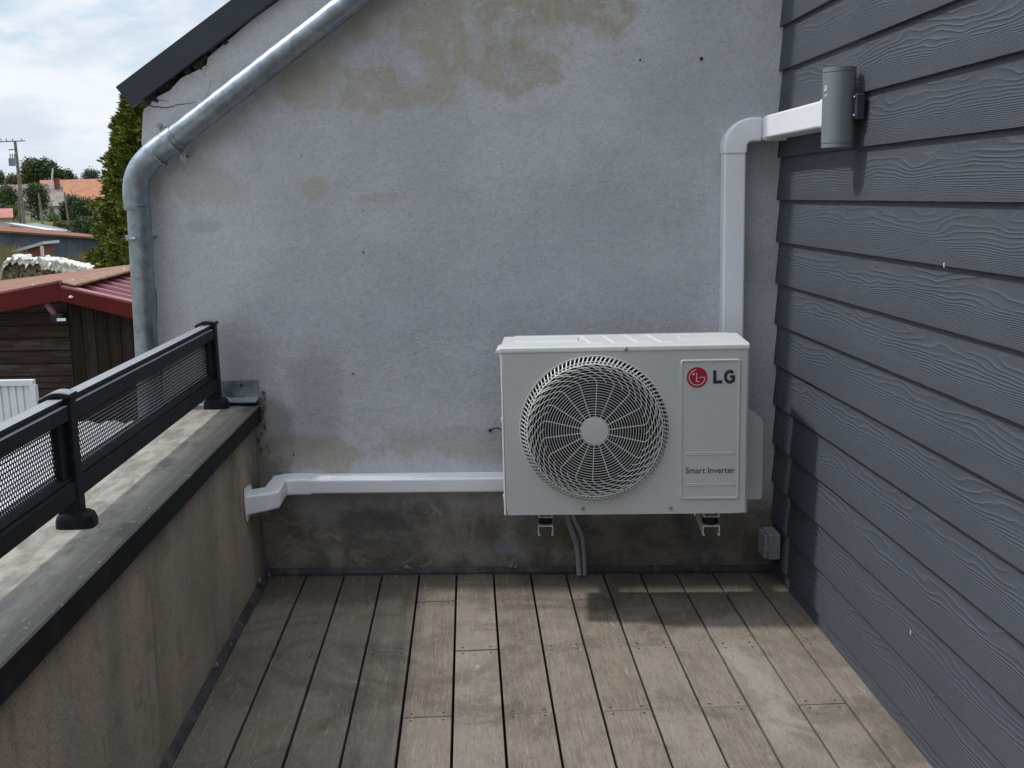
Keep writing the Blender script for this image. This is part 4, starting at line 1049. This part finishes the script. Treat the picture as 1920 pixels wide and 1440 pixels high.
# ---- timber barn with a red metal roof
def plank_mat(name, vertical, tone=1.0):
    m, t = newmat(name); p = t.pos(); x, y, z = t.sep(p)
    al_, ac_ = (z, x) if vertical else (x, z)
    q = t.m('DIVIDE', ac_, .115); idx = t.m('FLOOR', q); fr = t.m('SUBTRACT', q, idx); r = t.white(idx)
    g_ = t.noise(t.comb(t.m('MULTIPLY', al_, 2.2), t.m('MULTIPLY', ac_, 34), t.m('MULTIPLY', r, 30)), 1, 6, .65, .7)
    c = t.mix(t.step(g_, .34, .66), (.055*tone, .034*tone, .024*tone), (.125*tone, .088*tone, .066*tone))
    c = t.mix(t.m('MULTIPLY', t.step(t.noise(t.comb(t.m('MULTIPLY', al_, 1.5), t.m('MULTIPLY', ac_, 9), 4), 1, 5, .7), .52, .66), .55), c, (.20*tone, .17*tone, .15*tone))
    c = t.mix(t.m('MULTIPLY', r, .4), c, (.05*tone, .030*tone, .022*tone))
    gap = t.m('SUBTRACT', 1.0, t.step(t.m('MINIMUM', fr, t.m('SUBTRACT', 1.0, fr)), .02, .09))
    c = t.mix(t.m('MULTIPLY', gap, .85), c, (.012, .009, .007))
    t.bsdf(c, .85, 0, t.bump(t.m('SUBTRACT', g_, t.m('MULTIPLY', gap, 2.0)), .6, .006), .2); return m
M_plh = plank_mat('brown_horizontal_planks', False, .72); M_plv = plank_mat('dark_vertical_boards', True, .40)
M_redf = simple('dark_red_fascia_metal', (.105, .011, .011), .55, 0, .12, 3, 0, 80, .15, (.06, .015, .012), .35, 5)
M_brownroof = simple('faded_brown_roof_sheet', (.19, .082, .050), .8, 0, .12, 3, .1, 20, .4, (.25, .14, .09), .4, 4)
M_purple = simple('wine_red_ribbed_sheet', (.21, .050, .060), .35, 0, .08, 3, 0, 80, .6)
BF = 9.0
bn = thing('timber_barn', at(108, 560, BF)*1.0-Vector((0, 0, at(108, 560, BF).z-GROUND)), 'brown timber barn with dark red fascia and ribbed metal roof below the terrace', 'barn')
A_ = at(112, 529, BF); Bk = atz(250, 496, A_.z); rv = (Bk-A_)*1.05; ldb = at(0, 526, 12.0)-(A_+rv)
ld = at(0, 551, BF)-A_; rd = at(248, 562, BF)-A_
fh = (at(50, 540, BF)-at(50, 576, BF)).z
lend = A_+ld*3.4; rend = A_+rd*2.6
th_ = Vector((0, 0, -.03))
def slab(a, b, c, d, h=.03): return MB().hexa([a-Vector((0, 0, h)), b-Vector((0, 0, h)), c-Vector((0, 0, h)), d-Vector((0, 0, h)), a, b, c, d])
slab(lend, A_, A_+rv, A_+rv+ldb*2.0).build('roof_sheet', M_brownroof, bn)
# ribbed right slope, a little below the ridge cover
f = MB(); dn = Vector((0, 0, -.10)); nrib = 9; secl = []
rl = rv.length; rn = rv/rl; prof = []
for k in range(nrib):
    b0_ = rl*k/nrib; s = rl/nrib
    prof += [(b0_, 0), (b0_+s*.50, 0), (b0_+s*.60, .055), (b0_+s*.80, .055), (b0_+s*.90, 0)]
prof.append((rl, 0))
for base in (A_+dn-rd*.0, rend+dn):
    secl.append([base+rn*b_+Vector((0, 0, h_)) for b_, h_ in prof]+[base+rn*rl+Vector((0, 0, -.02)), base+Vector((0, 0, -.02))])
f.sweep(secl).build('ribbed_sheet', M_purple, bn)
# ridge cover with a ragged foam edge over the ribs
f = MB(); n = 60; rdn = rd.normalized(); top_, bot_ = [], []
for k in range(n+1):
    b_ = A_+rn*(rl*k/n); w = .13+(.018 if k % 2 else -.018)+random.uniform(-.006, .006)
    top_.append(b_+Vector((0, 0, .004))); bot_.append(b_+rdn*w+Vector((0, 0, .006)))
for k in range(n): f.hexa([top_[k]-Vector((0, 0, .012)), bot_[k]-Vector((0, 0, .012)), bot_[k+1]-Vector((0, 0, .012)), top_[k+1]-Vector((0, 0, .012)), top_[k], bot_[k], bot_[k+1], top_[k+1]])
f.build('ridge_cover', simple('ochre_ridge_edge', (.22, .12, .075), .8, 0, .3, 14, .2, 60), bn)
fz = Vector((0, 0, -fh)); fr_ = Vector((0, -.05, .012))
f = MB().prism([lend+fr_, A_+fr_, A_+fr_+fz, lend+fr_+fz], (0, .03, 0)); f.build('fascia', M_redf, bn)
A2 = A_+rd*.055+Vector((0, 0, -.035))
f = MB().prism([A_+fr_+Vector((.003, 0, 0)), A2+fr_, rend+fr_, rend+fr_+fz, A_+fr_+fz+Vector((.003, 0, 0))], (0, .03, 0)); f.build('fascia', M_redf, bn)
for a, b, nm in ((lend, A_, 'trim'), (A2, rend, 'trim')):
    f = MB().prism([a+fr_+Vector((0, -.004, .004)), b+fr_+Vector((0, -.004, .004)), b+fr_+Vector((0, -.004, -.014)), a+fr_+Vector((0, -.004, -.014))], (0, .10, 0)); f.build('verge_trim', simple('light_red_trim', (.24, .075, .075), .4, 0, .05, 5, 0), bn)
yw_ = BF+.22; split = at(133, 640, yw_).x
f = MB().prism([Vector((lend.x, yw_, GROUND)), Vector((split, yw_, GROUND)), Vector((split, yw_, A_.z-.12)), Vector((A_.x, yw_, A_.z-.05)), Vector((lend.x, yw_, lend.z-.02))], (0, .06, 0)); f.build('plank_wall', M_plh, bn)
f = MB().prism([Vector((split+.005, yw_-.03, GROUND)), Vector((rend.x, yw_-.03, GROUND)), Vector((rend.x, yw_-.03, rend.z-.12)), Vector((split+.005, yw_-.03, A_.z-.13))], (0, .06, 0)); f.build('board_wall', M_plv, bn)
f = MB().prism([Vector((split-.03, yw_-.012, GROUND)), Vector((split+.004, yw_-.012, GROUND)), Vector((split+.004, yw_-.012, A_.z-.15)), Vector((split-.03, yw_-.012, A_.z-.15))], (0, .01, 0)); f.build('corner_batten', M_plh, bn)
f = MB(); f.prism([Vector((lend.x, yw_+.06, GROUND)), Vector((rend.x, yw_+.06, GROUND)), Vector((rend.x, yw_+.06, rend.z-.15)), Vector((A_.x, yw_+.06, A_.z-.09)), Vector((lend.x, yw_+.06, lend.z-.05))], rv*.93); f.build('barn_body', M_plv, bn)
M_flake = simple('pale_lichen_flake', (.62, .52, .44), .8, 0, .1, 9, 0)
for (px, py, s) in ((133, 557, .020), (63, 534, .014), (104, 523, .012), (121, 519, .012), (141, 514, .012), (170, 506, .012), (138, 526, .014), (233, 505, .012), (12, 530, .016)):
    q = at(px, py, BF-.055) if py > 530 else at(px, py, BF+.6)
    if py <= 530:
        # drop it on to the left slope
        r = ray(px, py); nr_ = ld.cross(rv); k = (A_-Vector((0, 0, H))).dot(nr_)/r.dot(nr_); q = r*k+Vector((0, 0, H))
    MB().ball(q, s, 5, .6, .4).build('lichen_spot', M_flake, bn, True)
fl_ = thing('flood_lamp', at(112, 590, BF+.1), 'small black floodlight hanging under the apex of the barn fascia', 'floodlight')
yq = BF+.05
f = MB(); a, b = at(88, 570, yq), at(104, 590, yq); f.tube([a, b], .028, 8); f.build('bracket', simple('mauve_bracket', (.25, .12, .14), .6, 0, .2, 20, 0), fl_, True)
a, b = at(101, 588, yq-.05), at(124, 604, yq-.05)
f = MB().box(a.x, b.x, yq-.12, yq+.02, b.z, a.z); f.build('housing', M_black, fl_, False, .01)
a, b = at(106, 597, yq-.13), at(123, 602, yq-.13)
f = MB().box(a.x, b.x, yq-.126, yq-.121, b.z, a.z); f.build('lens', M_pvc, fl_)

# ---- white ribbed sheet fence in front of the barn
M_white_sheet = simple('white_sheet_metal', (.70, .73, .75), .5, 0, .04, 3, 0, 80, .4, (.45, .45, .43), .3, 4)
wf = thing('sheet_fence', at(20, 900, 8.4), 'white ribbed sheet metal gate leaf standing in front of the barn planks', 'gate')
ya = 8.4; x0, x1 = at(-260, 716, ya).x, at(58, 730, ya).x; zt_ = at(20, 716, ya).z
f = MB()
w_ = at(14, 700, ya).x-at(0, 700, ya).x; x = x1
while x-w_ > x0:
    f.box(x-w_+.008, x-.008, ya, ya+.02, GROUND+.05, zt_-.03); f.box(x-.008, x+.008, ya+.012, ya+.02, GROUND+.05, zt_-.03); x -= w_
f.build('ribbed_sheet', M_white_sheet, wf)
f = MB().box(x0, x1+.03, ya-.02, ya+.03, zt_-.03, zt_+.015); f.build('top_rail', M_white_sheet, wf)
f = MB().box(x1+.0, x1+.045, ya-.02, ya+.03, GROUND, zt_-.031); f.build('post', M_white_sheet, wf)

# ---- foliage
def leaf_mat(name, a, b, c_, s=1.2):
    m, t = newmat(name); p = t.pos()
    n_ = t.noise(p, s, 4, .6); f_ = t.noise(p, s*6, 3)
    c = t.mix(t.step(n_, .35, .62), a, b); c = t.mix(t.m('MULTIPLY', t.step(f_, .5, .68), .7), c, c_)
    bs = t.bsdf(c, .65, 0, None, .3); return m
def leaves(f, c, size, nrm=None, aspect=.55):
    d = Vector((random.gauss(0, 1), random.gauss(0, 1), random.gauss(0, 1))) if nrm is None else nrm
    d.normalize(); s = d.cross(Vector((random.gauss(0, 1), random.gauss(0, 1), random.gauss(0, 1)))).normalized()
    f.add([c-s*size*aspect*.5, c+d*size*.5-s*size*aspect*.25, c+d*size, c+d*size*.5+s*size*aspect*.5], [(0, 1, 2, 3)])
M_bark = simple('grey_bark', (.10, .085, .065), .95, 0, .3, 3, .5, 12)
def tree(name, px0, px1, ptop, pbot, Y, mat_, label, cat='tree', n=900, lob=9, group=None, seed=1, leaf=None, trunk=True, flat=1.0):
    random.seed(seed)
    pw = (px1-px0)*.13; a, b = at(px0-pw, ptop-2, Y), at(px1+pw, pbot+3, Y); cx = (a.x+b.x)/2; rx = (b.x-a.x)/2; zt = a.z; zb = b.z
    gz = ground_z(cx, Y)
    th = thing(name, (cx, Y, gz), label, cat, group)
    lf = leaf or rx*.13
    f = MB(); hz = (zt-zb)/2; mz = (zt+zb)/2
    lobes = []
    for k in range(lob):
        an = random.uniform(0, 2*PI); q = random.uniform(.15, .62); zz = random.uniform(-.5, .62)
        lobes.append((Vector((cx+rx*q*math.cos(an)*1.05, Y+rx*q*math.sin(an), mz+hz*zz)), random.uniform(.34, .52)))
    lobes.append((Vector((cx, Y, mz)), .62)); lobes.append((Vector((cx+rx*random.uniform(-.2, .2), Y, zt-hz*.42)), .42))
    for k in range(n):
        c, s = random.choice(lobes)
        v = Vector((random.gauss(0, 1), random.gauss(0, 1), random.gauss(0, 1))).normalized()*(random.uniform(.55, 1.0)**.5)
        q = Vector((c.x+v.x*rx*s, c.y+v.y*rx*s, c.z+v.z*hz*s*1.05))
        for j in range(6): leaves(f, q+Vector((random.gauss(0, 1), random.gauss(0, 1), random.gauss(0, 1)))*lf*.6, lf*random.uniform(.7, 1.3))
    f.build('crown', mat_, th)
    f = MB(); f.tube([(cx, Y, gz-.2), (cx+rx*.03, Y, lerp(gz, mz, .5)), (cx, Y, mz+hz*.2)], [max(.06, rx*.09), max(.05, rx*.07), .03], 7)
    for k in range(5):
        c, s = lobes[k]; f.tube([(cx, Y, lerp(gz, mz, .6)), tuple(lerp(Vector((cx, Y, mz)), c, .6)), tuple(c)], [max(.03, rx*.045), max(.02, rx*.03), .015], 5)
    f.build('trunk', M_bark, th, True)
    return th
M_l1 = leaf_mat('mid_green_leaves', (.030, .052, .014), (.066, .100, .028), (.105, .140, .045))
M_l2 = leaf_mat('dark_green_leaves', (.022, .038, .014), (.046, .074, .026), (.080, .110, .040))
M_l3 = leaf_mat('bright_green_leaves', (.06, .11, .02), (.10, .17, .03), (.16, .22, .05), 2)
M_l4 = leaf_mat('ochre_green_leaves', (.06, .065, .02), (.12, .11, .035), (.19, .15, .05), 2)
M_l5 = leaf_mat('hazy_far_leaves', (.045, .070, .050), (.070, .100, .070), (.09, .12, .08), .2)
gT = 'trees behind the far houses'
tree('broadleaf_tree', 42, 92, 301, 348, 205, M_l1, 'large rounded green tree rising behind the grey roof beside the pole', 'tree', 900, 12, gT, 11, .55)
tree('broadleaf_tree', 84, 116, 306, 344, 215, M_l1, 'looser green tree behind the chimney of the grey roofed house', 'tree', 420, 8, gT, 12, .5)
tree('broadleaf_tree', 108, 142, 322, 344, 240, M_l2, 'low dark green tree rising behind the ridge of the orange roof', 'tree', 350, 8, gT, 13, .5)
tree('broadleaf_tree', 148, 186, 321, 345, 300, M_l5, 'small domed hazy tree behind the right end of the orange roof', 'tree', 350, 8, gT, 14, .6)
tree('broadleaf_tree', -30, 14, 325, 350, 210, M_l1, 'dark low tree at the left edge beyond the grey roof', 'tree', 400, 8, gT, 15, .5)
tree('broadleaf_tree', 8, 46, 331, 350, 230, M_l4, 'yellowish low tree line left of the pole above the grey roof', 'tree', 350, 8, gT, 16, .5)
gB = 'garden shrubs before the far houses'
tree('garden_bush', -8, 38, 352, 414, 112, M_l1, 'dark leafy bush left of the utility pole before the grey roof', 'bush', 700, 9, gB, 21, .24)
tree('garden_bush', 44, 94, 346, 418, 116, M_l1, 'tall loose bush right of the utility pole before the grey roof', 'bush', 850, 10, gB, 22, .24)
tree('garden_bush', 112, 150, 366, 430, 108, M_l2, 'dark rounded bush before the orange roof with a pole in front', 'bush', 800, 10, gB, 23, .22)
tree('garden_bush', 140, 186, 374, 440, 98, M_l2, 'dark bush between the orange roof and the tall conifer', 'bush', 900, 10, gB, 24, .22)
tree('garden_bush', 86, 112, 403, 421, 104, M_l3, 'low bright green bush under the white house wall', 'bush', 350, 6, gB, 25, .16)
tree('garden_bush', 7, 34, 389, 416, 101, M_l3, 'small light green bush at the foot of the utility pole', 'bush', 300, 6, gB, 26, .16)
tree('garden_bush', 100, 145, 418, 444, 84, M_l4, 'ochre green low bush behind the long blue-grey shed roof', 'bush', 500, 7, gB, 27, .16)
tree('garden_bush', 130, 200, 410, 456, 76, M_l2, 'broad dark bush behind the right end of the long shed', 'bush', 900, 9, gB, 28, .18)

# tall conifer beside the gable wall
random.seed(5)
cy = 34.; ct = at(274, 150, cy); cbm = at(272, 492, cy); gz = ground_z(ct.x, cy); hgt = ct.z-gz
cf = thing('conifer_tree', (ct.x, cy, gz), 'tall dense yellow-green conifer beside the left edge of the gable wall', 'tree')
f = MB()
for k in range(7500):
    h = random.random()**1.15; zz = gz+.25+(hgt-.25)*h; an = random.uniform(0, 2*PI)
    rr_ = (1-h)**.53*2.42*(.88+.34*mnoise.noise(Vector((math.cos(an)*2.2, math.sin(an)*2.2, zz*1.9))))*random.uniform(.80, 1.04)+.05
    base = Vector((ct.x+rr_*math.cos(an), cy+rr_*math.sin(an), zz)); out = Vector((math.cos(an), math.sin(an), .35))
    for j in range(9):
        d = (out+Vector((random.gauss(0, .55), random.gauss(0, .55), random.gauss(0, .45)))).normalized()
        leaves(f, base+d*random.uniform(-.06, .05), random.uniform(.12, .24), d, .42)
f.sweep([[(ct.x+max(.02, (1-h)**.53*2.42*.80)*math.cos(a)*(1+.14*mnoise.noise(Vector((math.cos(a)*3, math.sin(a)*3, h*16)))), cy+max(.02, (1-h)**.53*2.42*.80)*math.sin(a), gz+.3+(hgt-.45)*h) for a in [2*PI*k/20 for k in range(20)]] for h in [i/24 for i in range(25)]])
f.build('crown', leaf_mat('conifer_sprays', (.060, .082, .012), (.150, .180, .028), (.30, .32, .06), 3.4), cf)
MB().tube([(ct.x, cy, gz-.2), (ct.x, cy, ct.z-.6)], [.20, .03], 8).build('trunk', M_bark, cf, True)

# ---- houses
M_tile_grey = simple('weathered_grey_tiles', (.20, .172, .158), .8, 0, .2, .9, .5, 6, .3, (.18, .15, .12), .5, .6)
M_tile_or = simple('orange_clay_tiles', (.34, .150, .085), .8, 0, .15, .9, .5, 6, .3, (.26, .14, .09), .5, .5)
M_cream = simple('white_house_wall', (.60, .60, .57), .9, 0, .05, 2)
M_redtile = simple('red_shed_tiles', (.32, .13, .10), .8, 0, .15, 1.5, .3, 8)
M_brick = simple('dull_red_brick', (.22, .075, .055), .9, 0, .2, 3, .3, 20)
def gable_house(name, Yf, pxl, pxr, p_ridge, p_eave, depth, label, roofm, wallm, group=None):
    e0, e1 = at(pxl, p_eave[0], Yf), at(pxr, p_eave[1], Yf); r0, r1 = at(pxl, p_ridge[0], Yf+depth/2), at(pxr, p_ridge[1], Yf+depth/2)
    ze = (e0.z+e1.z)/2; zr = (r0.z+r1.z)/2; x0, x1 = e0.x, e1.x; sk = x1/Yf; gz_ = min(ground_z(x0, Yf), ground_z(x1, Yf))-.3
    th = thing(name, ((x0+x1)/2, Yf+depth/2, gz_), label, 'house', group)
    yb_ = Yf+depth; ov = .25
    f = MB().prism([Vector((x0, Yf+ov, gz_)), Vector((x0+sk*depth, yb_-ov, gz_)), Vector((x0+sk*depth, yb_-ov, ze)), Vector((x0+sk*depth/2, Yf+depth/2, zr-.08)), Vector((x0, Yf+ov, ze))], (x1-x0, 0, 0)); f.build('wall', wallm, th)
    f = MB()
    f.prism([Vector((x0-ov, Yf-.05, ze)), Vector((x0-ov+sk*depth/2, Yf+depth/2, zr)), Vector((x0-ov+sk*depth, yb_+.05, ze)), Vector((x0-ov+sk*depth, yb_+.05, ze-.12)), Vector((x0-ov+sk*depth/2, Yf+depth/2, zr-.12)), Vector((x0-ov, Yf-.05, ze-.12))], (x1-x0+2*ov, 0, 0))
    rf_ = f.build('roof', roofm, th)
    return th, rf_, (x0, x1, ze, zr, gz_)
h1, h1r, hd = gable_house('village_house', 130, -80, 118, (343, 350), (388, 388), 9, 'low house with weathered grey tiled roof and white wall behind garden bushes', M_tile_grey, M_cream, 'far village houses')
q = at(107, 345, 133.5); f = MB().box(q.x-.25, q.x+.25, 133.2, 133.8, q.z-1.1, at(107, 336, 133.5).z); f.box(q.x-.3, q.x+.3, 133.15, 133.85, at(107, 336, 133.5).z, at(107, 334, 133.5).z); ch = f.build('chimney', M_brick, h1r)
q0, q1 = at(97, 345, 133), at(99, 316, 133); MB().tube([q0, q1], .09, 6).build('flue', M_white_steel, h1r, True)
a, b = at(91, 391, 129.9), at(99, 404, 129.9); f = MB().box(a.x, b.x, 130.18, 130.24, b.z, a.z); f.build('window', M_glass, h1)
h2, h2r, _ = gable_house('village_house', 160, 76, 230, (335, 337), (379, 380), 12, 'house with large orange tiled roof left of the conifer', M_tile_or, M_cream, 'far village houses')
h3, h3r, _ = gable_house('village_house', 84, -60, 20, (388, 395), (408, 409), 5, 'small building with red tiled roof at the left edge below the grey roof', M_redtile, M_cream, 'far village houses')
# utility pole
M_pole = simple('weathered_pole_wood', (.20, .17, .15), .9, 0, .25, 2, .3, 8)
Yp = 98.; pb, pt_ = at(45, 418, Yp), at(28, 264, Yp); up = thing('utility_pole', (pb.x, Yp, ground_z(pb.x, Yp)), 'leaning wooden utility pole with crossarms and a grey transformer', 'utility pole')
MB().tube([pb-Vector((0, 0, .6)), pt_], [.20, .13], 8).build('pole', M_pole, up, True)
MB().tube([at(37, 418, Yp+.6)-Vector((0, 0, .5)), at(35, 335, Yp+.1)], [.15, .11], 8).build('strut', M_pole, up, True)
f = MB(); a, b = at(-2, 266, Yp-.2), at(47, 264, Yp-.2); f.tube([a, b], .055, 5); f.build('crossarm', M_pole, up, True)
for px in (2, 12, 24, 40): q = at(px, 264, Yp-.2); MB().tube([q, q+Vector((0, 0, .22))], [.07, .04], 6).build('insulator', M_conduit, up, True)
f = MB(); a, b = at(16, 281, Yp-.2), at(30, 280, Yp-.2); f.tube([a, b], .05, 5); f.build('crossarm', M_pole, up, True)
f = MB(); a, b = at(18, 297, Yp-.5), at(29, 311, Yp-.5); f.box(a.x, b.x, Yp-.75, Yp-.2, b.z, a.z)
for px in (19.5, 23.5, 27.5): q = at(px, 297, Yp-.5); f.tube([q, q+Vector((0, 0, .42))], .05, 5)
f.build('transformer', simple('transformer_grey', (.20, .23, .26), .5, 0, .1, 4), up)
for px0, py0, px1, py1, Y in ((73, 366, 80, 420, 96), (121, 364, 130, 420, 97)):
    a, b = at(px1, py1, Y), at(px0, py0, Y); w = 'beside the bright green bush' if px0 < 100 else 'before the orange roof and dark bush'
    p_ = thing('garden_post', (a.x, Y, ground_z(a.x, Y)), 'thin leaning grey wooden post '+w, 'post', 'garden posts')
    MB().tube([a-Vector((0, 0, .4)), b], [.10, .08], 6).build('post', M_pole, p_, True)
    MB().tube([b, b+Vector((0, 0, .22))], [.05, .05], 6).build('cap', M_pole, p_, True)
# long blue-grey shed
M_bluewall = simple('blue_grey_sheet_wall', (.085, .110, .145), .6, 0, .2, .8, .1, 10, .4, (.15, .17, .19), .6, .5)
M_rust = simple('rusty_brown_roof', (.21, .10, .068), .95, 0, .15, .8, .2, 10, .08, (.20, .13, .10), .5, .5)
Ys = 66.; w0, w1 = at(-160, 424, Ys), at(205, 450, Ys); wgz = GROUND-.2
ls = thing('long_shed', ((w0.x+w1.x)/2, Ys, GROUND), 'long blue-grey metal shed with rusty brown roof behind the woodpile', 'shed')
MB().prism([Vector((w0.x, Ys, wgz)), Vector((w1.x, Ys, wgz)), w1, w0], (0, .2, 0)).build('wall', M_bluewall, ls)
bk0, bk1 = at(-160, 411, Ys+5.5), at(205, 446, Ys+5.5)
MB().hexa([w0+Vector((0, -.3, 0)), w1+Vector((.2, -.3, 0)), bk1, bk0, w0+Vector((0, -.3, .12)), w1+Vector((.2, -.3, .12)), bk1+Vector((0, 0, .12)), bk0+Vector((0, 0, .12))]).build('roof', M_rust, ls)
f = MB()
for k in range(11):
    x = lerp(w0.x, w1.x, (k+.5)/11); z1_ = lerp(w0.z, w1.z, (k+.5)/11); MB().box(x-.04, x+.04, Ys-.03, Ys, GROUND, z1_-.1).build('seam', M_bluewall, ls)
# low outbuilding with a pale roof edge
Y = 76.; a, b = at(18, 421, Y), at(82, 434, Y)
lo = thing('low_outbuilding', ((a.x+b.x)/2, Y, ground_z(a.x, Y)), 'low grey flat-roofed outbuilding with pale roof edge at the foot of the utility pole', 'shed')
MB().prism([Vector((a.x, Y, ground_z(a.x, Y)-1)), Vector((b.x, Y, ground_z(a.x, Y)-1)), b, a], (0, 4, 0)).build('wall', simple('grey_blockwork', (.2, .2, .21), .9), lo)
MB().hexa([a+Vector((-.2, -.2, 0)), b+Vector((.2, -.2, 0)), b+Vector((.2, 4, -.25)), a+Vector((-.2, 4, -.25)), a+Vector((-.2, -.2, .14)), b+Vector((.2, -.2, .14)), b+Vector((.2, 4, -.1)), a+Vector((-.2, 4, -.1))]).build('roof_slab', simple('pale_roof_slab', (.50, .51, .53), .7, 0, .1, 1), lo)
# small brick hutch with a pale lean-to roof
Y = 60.; a, b = at(37, 468, Y), at(76, 500, Y)
hu = thing('brick_hutch', ((a.x+b.x)/2, Y, GROUND), 'small red brick hutch with pale sloping roof before the long shed', 'shed')
MB().prism([Vector((a.x, Y, GROUND-.1)), Vector((b.x, Y, GROUND-.1)), at(76, 461, Y), at(37, 467, Y)], (0, 1.6, 0)).build('wall', M_brick, hu)
a, b = at(17, 477, Y-.2), at(81, 458, Y-.2); MB().hexa([a, b, b+Vector((0, 2, 0)), a+Vector((0, 2, 0)), a+Vector((0, 0, .16)), b+Vector((0, 0, .16)), b+Vector((0, 2, .16)), a+Vector((0, 2, .16))]).build('roof', simple('pale_sheet_roof', (.52, .56, .58), .5), hu)
a = at(77, 461, Y-.15); MB().box(a.x-.05, a.x+.09, Y-.2, Y-.05, GROUND, a.z).build('post', M_cream, hu)
# woodpile under white sheets
random.seed(9)
Y = 46.; wp = thing('woodpile', (at(60, 500, Y).x, Y, GROUND), 'stacked firewood partly covered with crumpled white sheets beyond the barn roof', 'woodpile')
f = MB()
topc = [(4, 512), (8, 494), (20, 484), (34, 482), (52, 490), (72, 486), (92, 488), (110, 492), (130, 498), (150, 500), (172, 503)]
def topy(px):
    for (a, b), (c, d) in zip(topc, topc[1:]):
        if a <= px <= c: return b+(d-b)*(px-a)/(c-a)
    return 512
for k in range(520):
    px = random.uniform(4, 100); py = random.uniform(topy(px)+3, 545); q = at(px, py, Y); r_ = random.uniform(.05, .095)
    d = Vector((random.gauss(0, .25), -1, random.gauss(0, .15))).normalized(); f.tube([q+Vector((0, .5, 0)), q+d*random.uniform(0, .12)], r_, 6)
lg = f.build('log_stack', simple('split_log_wood', (.21, .17, .125), .9, 0, .45, 5, .3, 10), wp); lg['kind'] = 'stuff'
def sheet(pxa, pxb, y0_, y1_, name):
    f = MB(); nx_, ny_ = 46, 16; vs = []
    for j in range(ny_+1):
        for i in range(nx_+1):
            px = lerp(pxa, pxb, i/nx_); k = j/ny_; py = topy(px)-2; base = at(px, py, Y-.1)
            hang = at(px, lerp(py, py+y0_+(y1_-y0_)*(i/nx_), max(0, (k-.4)/.6)), Y-.12)
            if k < .4: q = base+Vector((0, 1.1*(1-k/.4), 0))
            else: q = hang+Vector((0, -.12, 0))
            nz_ = mnoise.noise(Vector((px*.16, k*3.1, 2.0)))*.16+mnoise.noise(Vector((px*.5, k*9, 5.0)))*.07
            vs.append(q+Vector((0, -abs(nz_)*1.3, nz_)))
    f.add(vs, [(j*(nx_+1)+i, j*(nx_+1)+i+1, (j+1)*(nx_+1)+i+1, (j+1)*(nx_+1)+i) for j in range(ny_) for i in range(nx_)])
    o = f.build(name, simple('crumpled_white_sheet', (.66, .65, .60), .6, 0, .08, 2, 0), wp); md = o.modifiers.new('thick', 'SOLIDIFY'); md.thickness = .02
sheet(3, 82, 13, 9, 'white_sheet'); sheet(80, 176, 20, 12, 'white_sheet')
# blue barrel and crate at the foot of the conifer
Y = 50.; q = at(234, 491, Y); br = thing('blue_barrel', (q.x, Y, GROUND), 'blue plastic barrel beside the rain pipe at the foot of the conifer', 'barrel')
f = MB(); zt = at(234, 486, Y).z
f.sweep([circle((q.x, Y, z), r_, (1, 0, 0), (0, 1, 0), 16) for z, r_ in ((GROUND, .22), (GROUND+.1, .25), ((GROUND+zt)/2, .28), (zt-.1, .25), (zt, .20))]); f.build('barrel_body', simple('blue_plastic', (.04, .12, .42), .4), br, True)
f = MB().tube([(q.x+.08, Y, zt), (q.x+.08, Y, zt+.03)], .04, 8); f.build('bung', M_black, br)
a, b = at(212, 489, Y), at(224, 500, Y); cr = thing('grey_crate', ((a.x+b.x)/2, Y, GROUND), 'grey-blue plastic crate standing beside the blue barrel', 'crate')
f = MB(); f.box(a.x, b.x, Y-.25, Y-.22, GROUND, a.z); f.box(a.x, b.x, Y+.22, Y+.25, GROUND, a.z); f.box(a.x, a.x+.03, Y-.22, Y+.22, GROUND, a.z); f.box(b.x-.03, b.x, Y-.22, Y+.22, GROUND, a.z); f.box(a.x+.03, b.x-.03, Y-.22, Y+.22, GROUND, GROUND+.03)
f.box(a.x-.03, b.x+.03, Y-.28, Y-.25, a.z-.06, a.z); f.build('crate_body', simple('slate_blue_plastic', (.16, .20, .27), .5), cr)
# tall dry grass
random.seed(3)
f = MB()
for k in range(9000):
    px = random.choice([random.uniform(-30, 40), random.uniform(90, 262), random.uniform(150, 262)]); Y = random.uniform(48, 65); q = at(px, 500, Y); h_ = random.uniform(.5, 1.35)*(1.0 if px > 90 else 1.5)
    q.z = ground_z(q.x, Y)-.05; d = Vector((random.gauss(0, .16), random.gauss(0, .16), 1)).normalized(); w = Vector((.028, 0, 0))
    f.add([q-w, q+w, q+d*h_*.6+w*.7, q+d*h_+Vector((random.gauss(0, .06), 0, 0)), q+d*h_*.6-w*.7], [(0, 1, 2, 3, 4)])
tag(f.build('dry_grass', leaf_mat('dry_grass_blades', (.16, .14, .06), (.26, .20, .09), (.12, .15, .05), .8)), 'tall dry yellow grass growing before the long shed', 'grass', None, 'stuff')

# ---- pale canopy between the terrace and the barn, added to brighten the railing mesh holes
ca = thing('mesh_backdrop', (-4.2, 6.2, GROUND), 'made-up pale corrugated canopy below the terrace, seen only through the railing mesh', 'backdrop')
zc2 = H-1.52; f = MB(); n = 90; top = []
for k in range(n+1): top.append((-7.2+5.62*k/n, .014*math.sin(k*2.1)))
f.sweep([[(x, y, zc2+z_+dz_) for x, z_ in top]+[(x, y, zc2+z_+dz_-.006) for x, z_ in reversed(top)] for y, dz_ in ((1.0, -.30), (7.3, 0))])
f.build('backdrop_sheet', simple('dull_backdrop_sheet', (.48, .49, .49), .6, 0, .1, 2), ca)
for x, y in ((-7.0, 1.3), (-1.9, 1.3), (-7.0, 7.3), (-1.9, 7.3)): MB().box(x-.05, x+.05, y-.05, y+.05, GROUND, zc2-.05-(7.5-y)*.047).build('post', M_pole, ca)
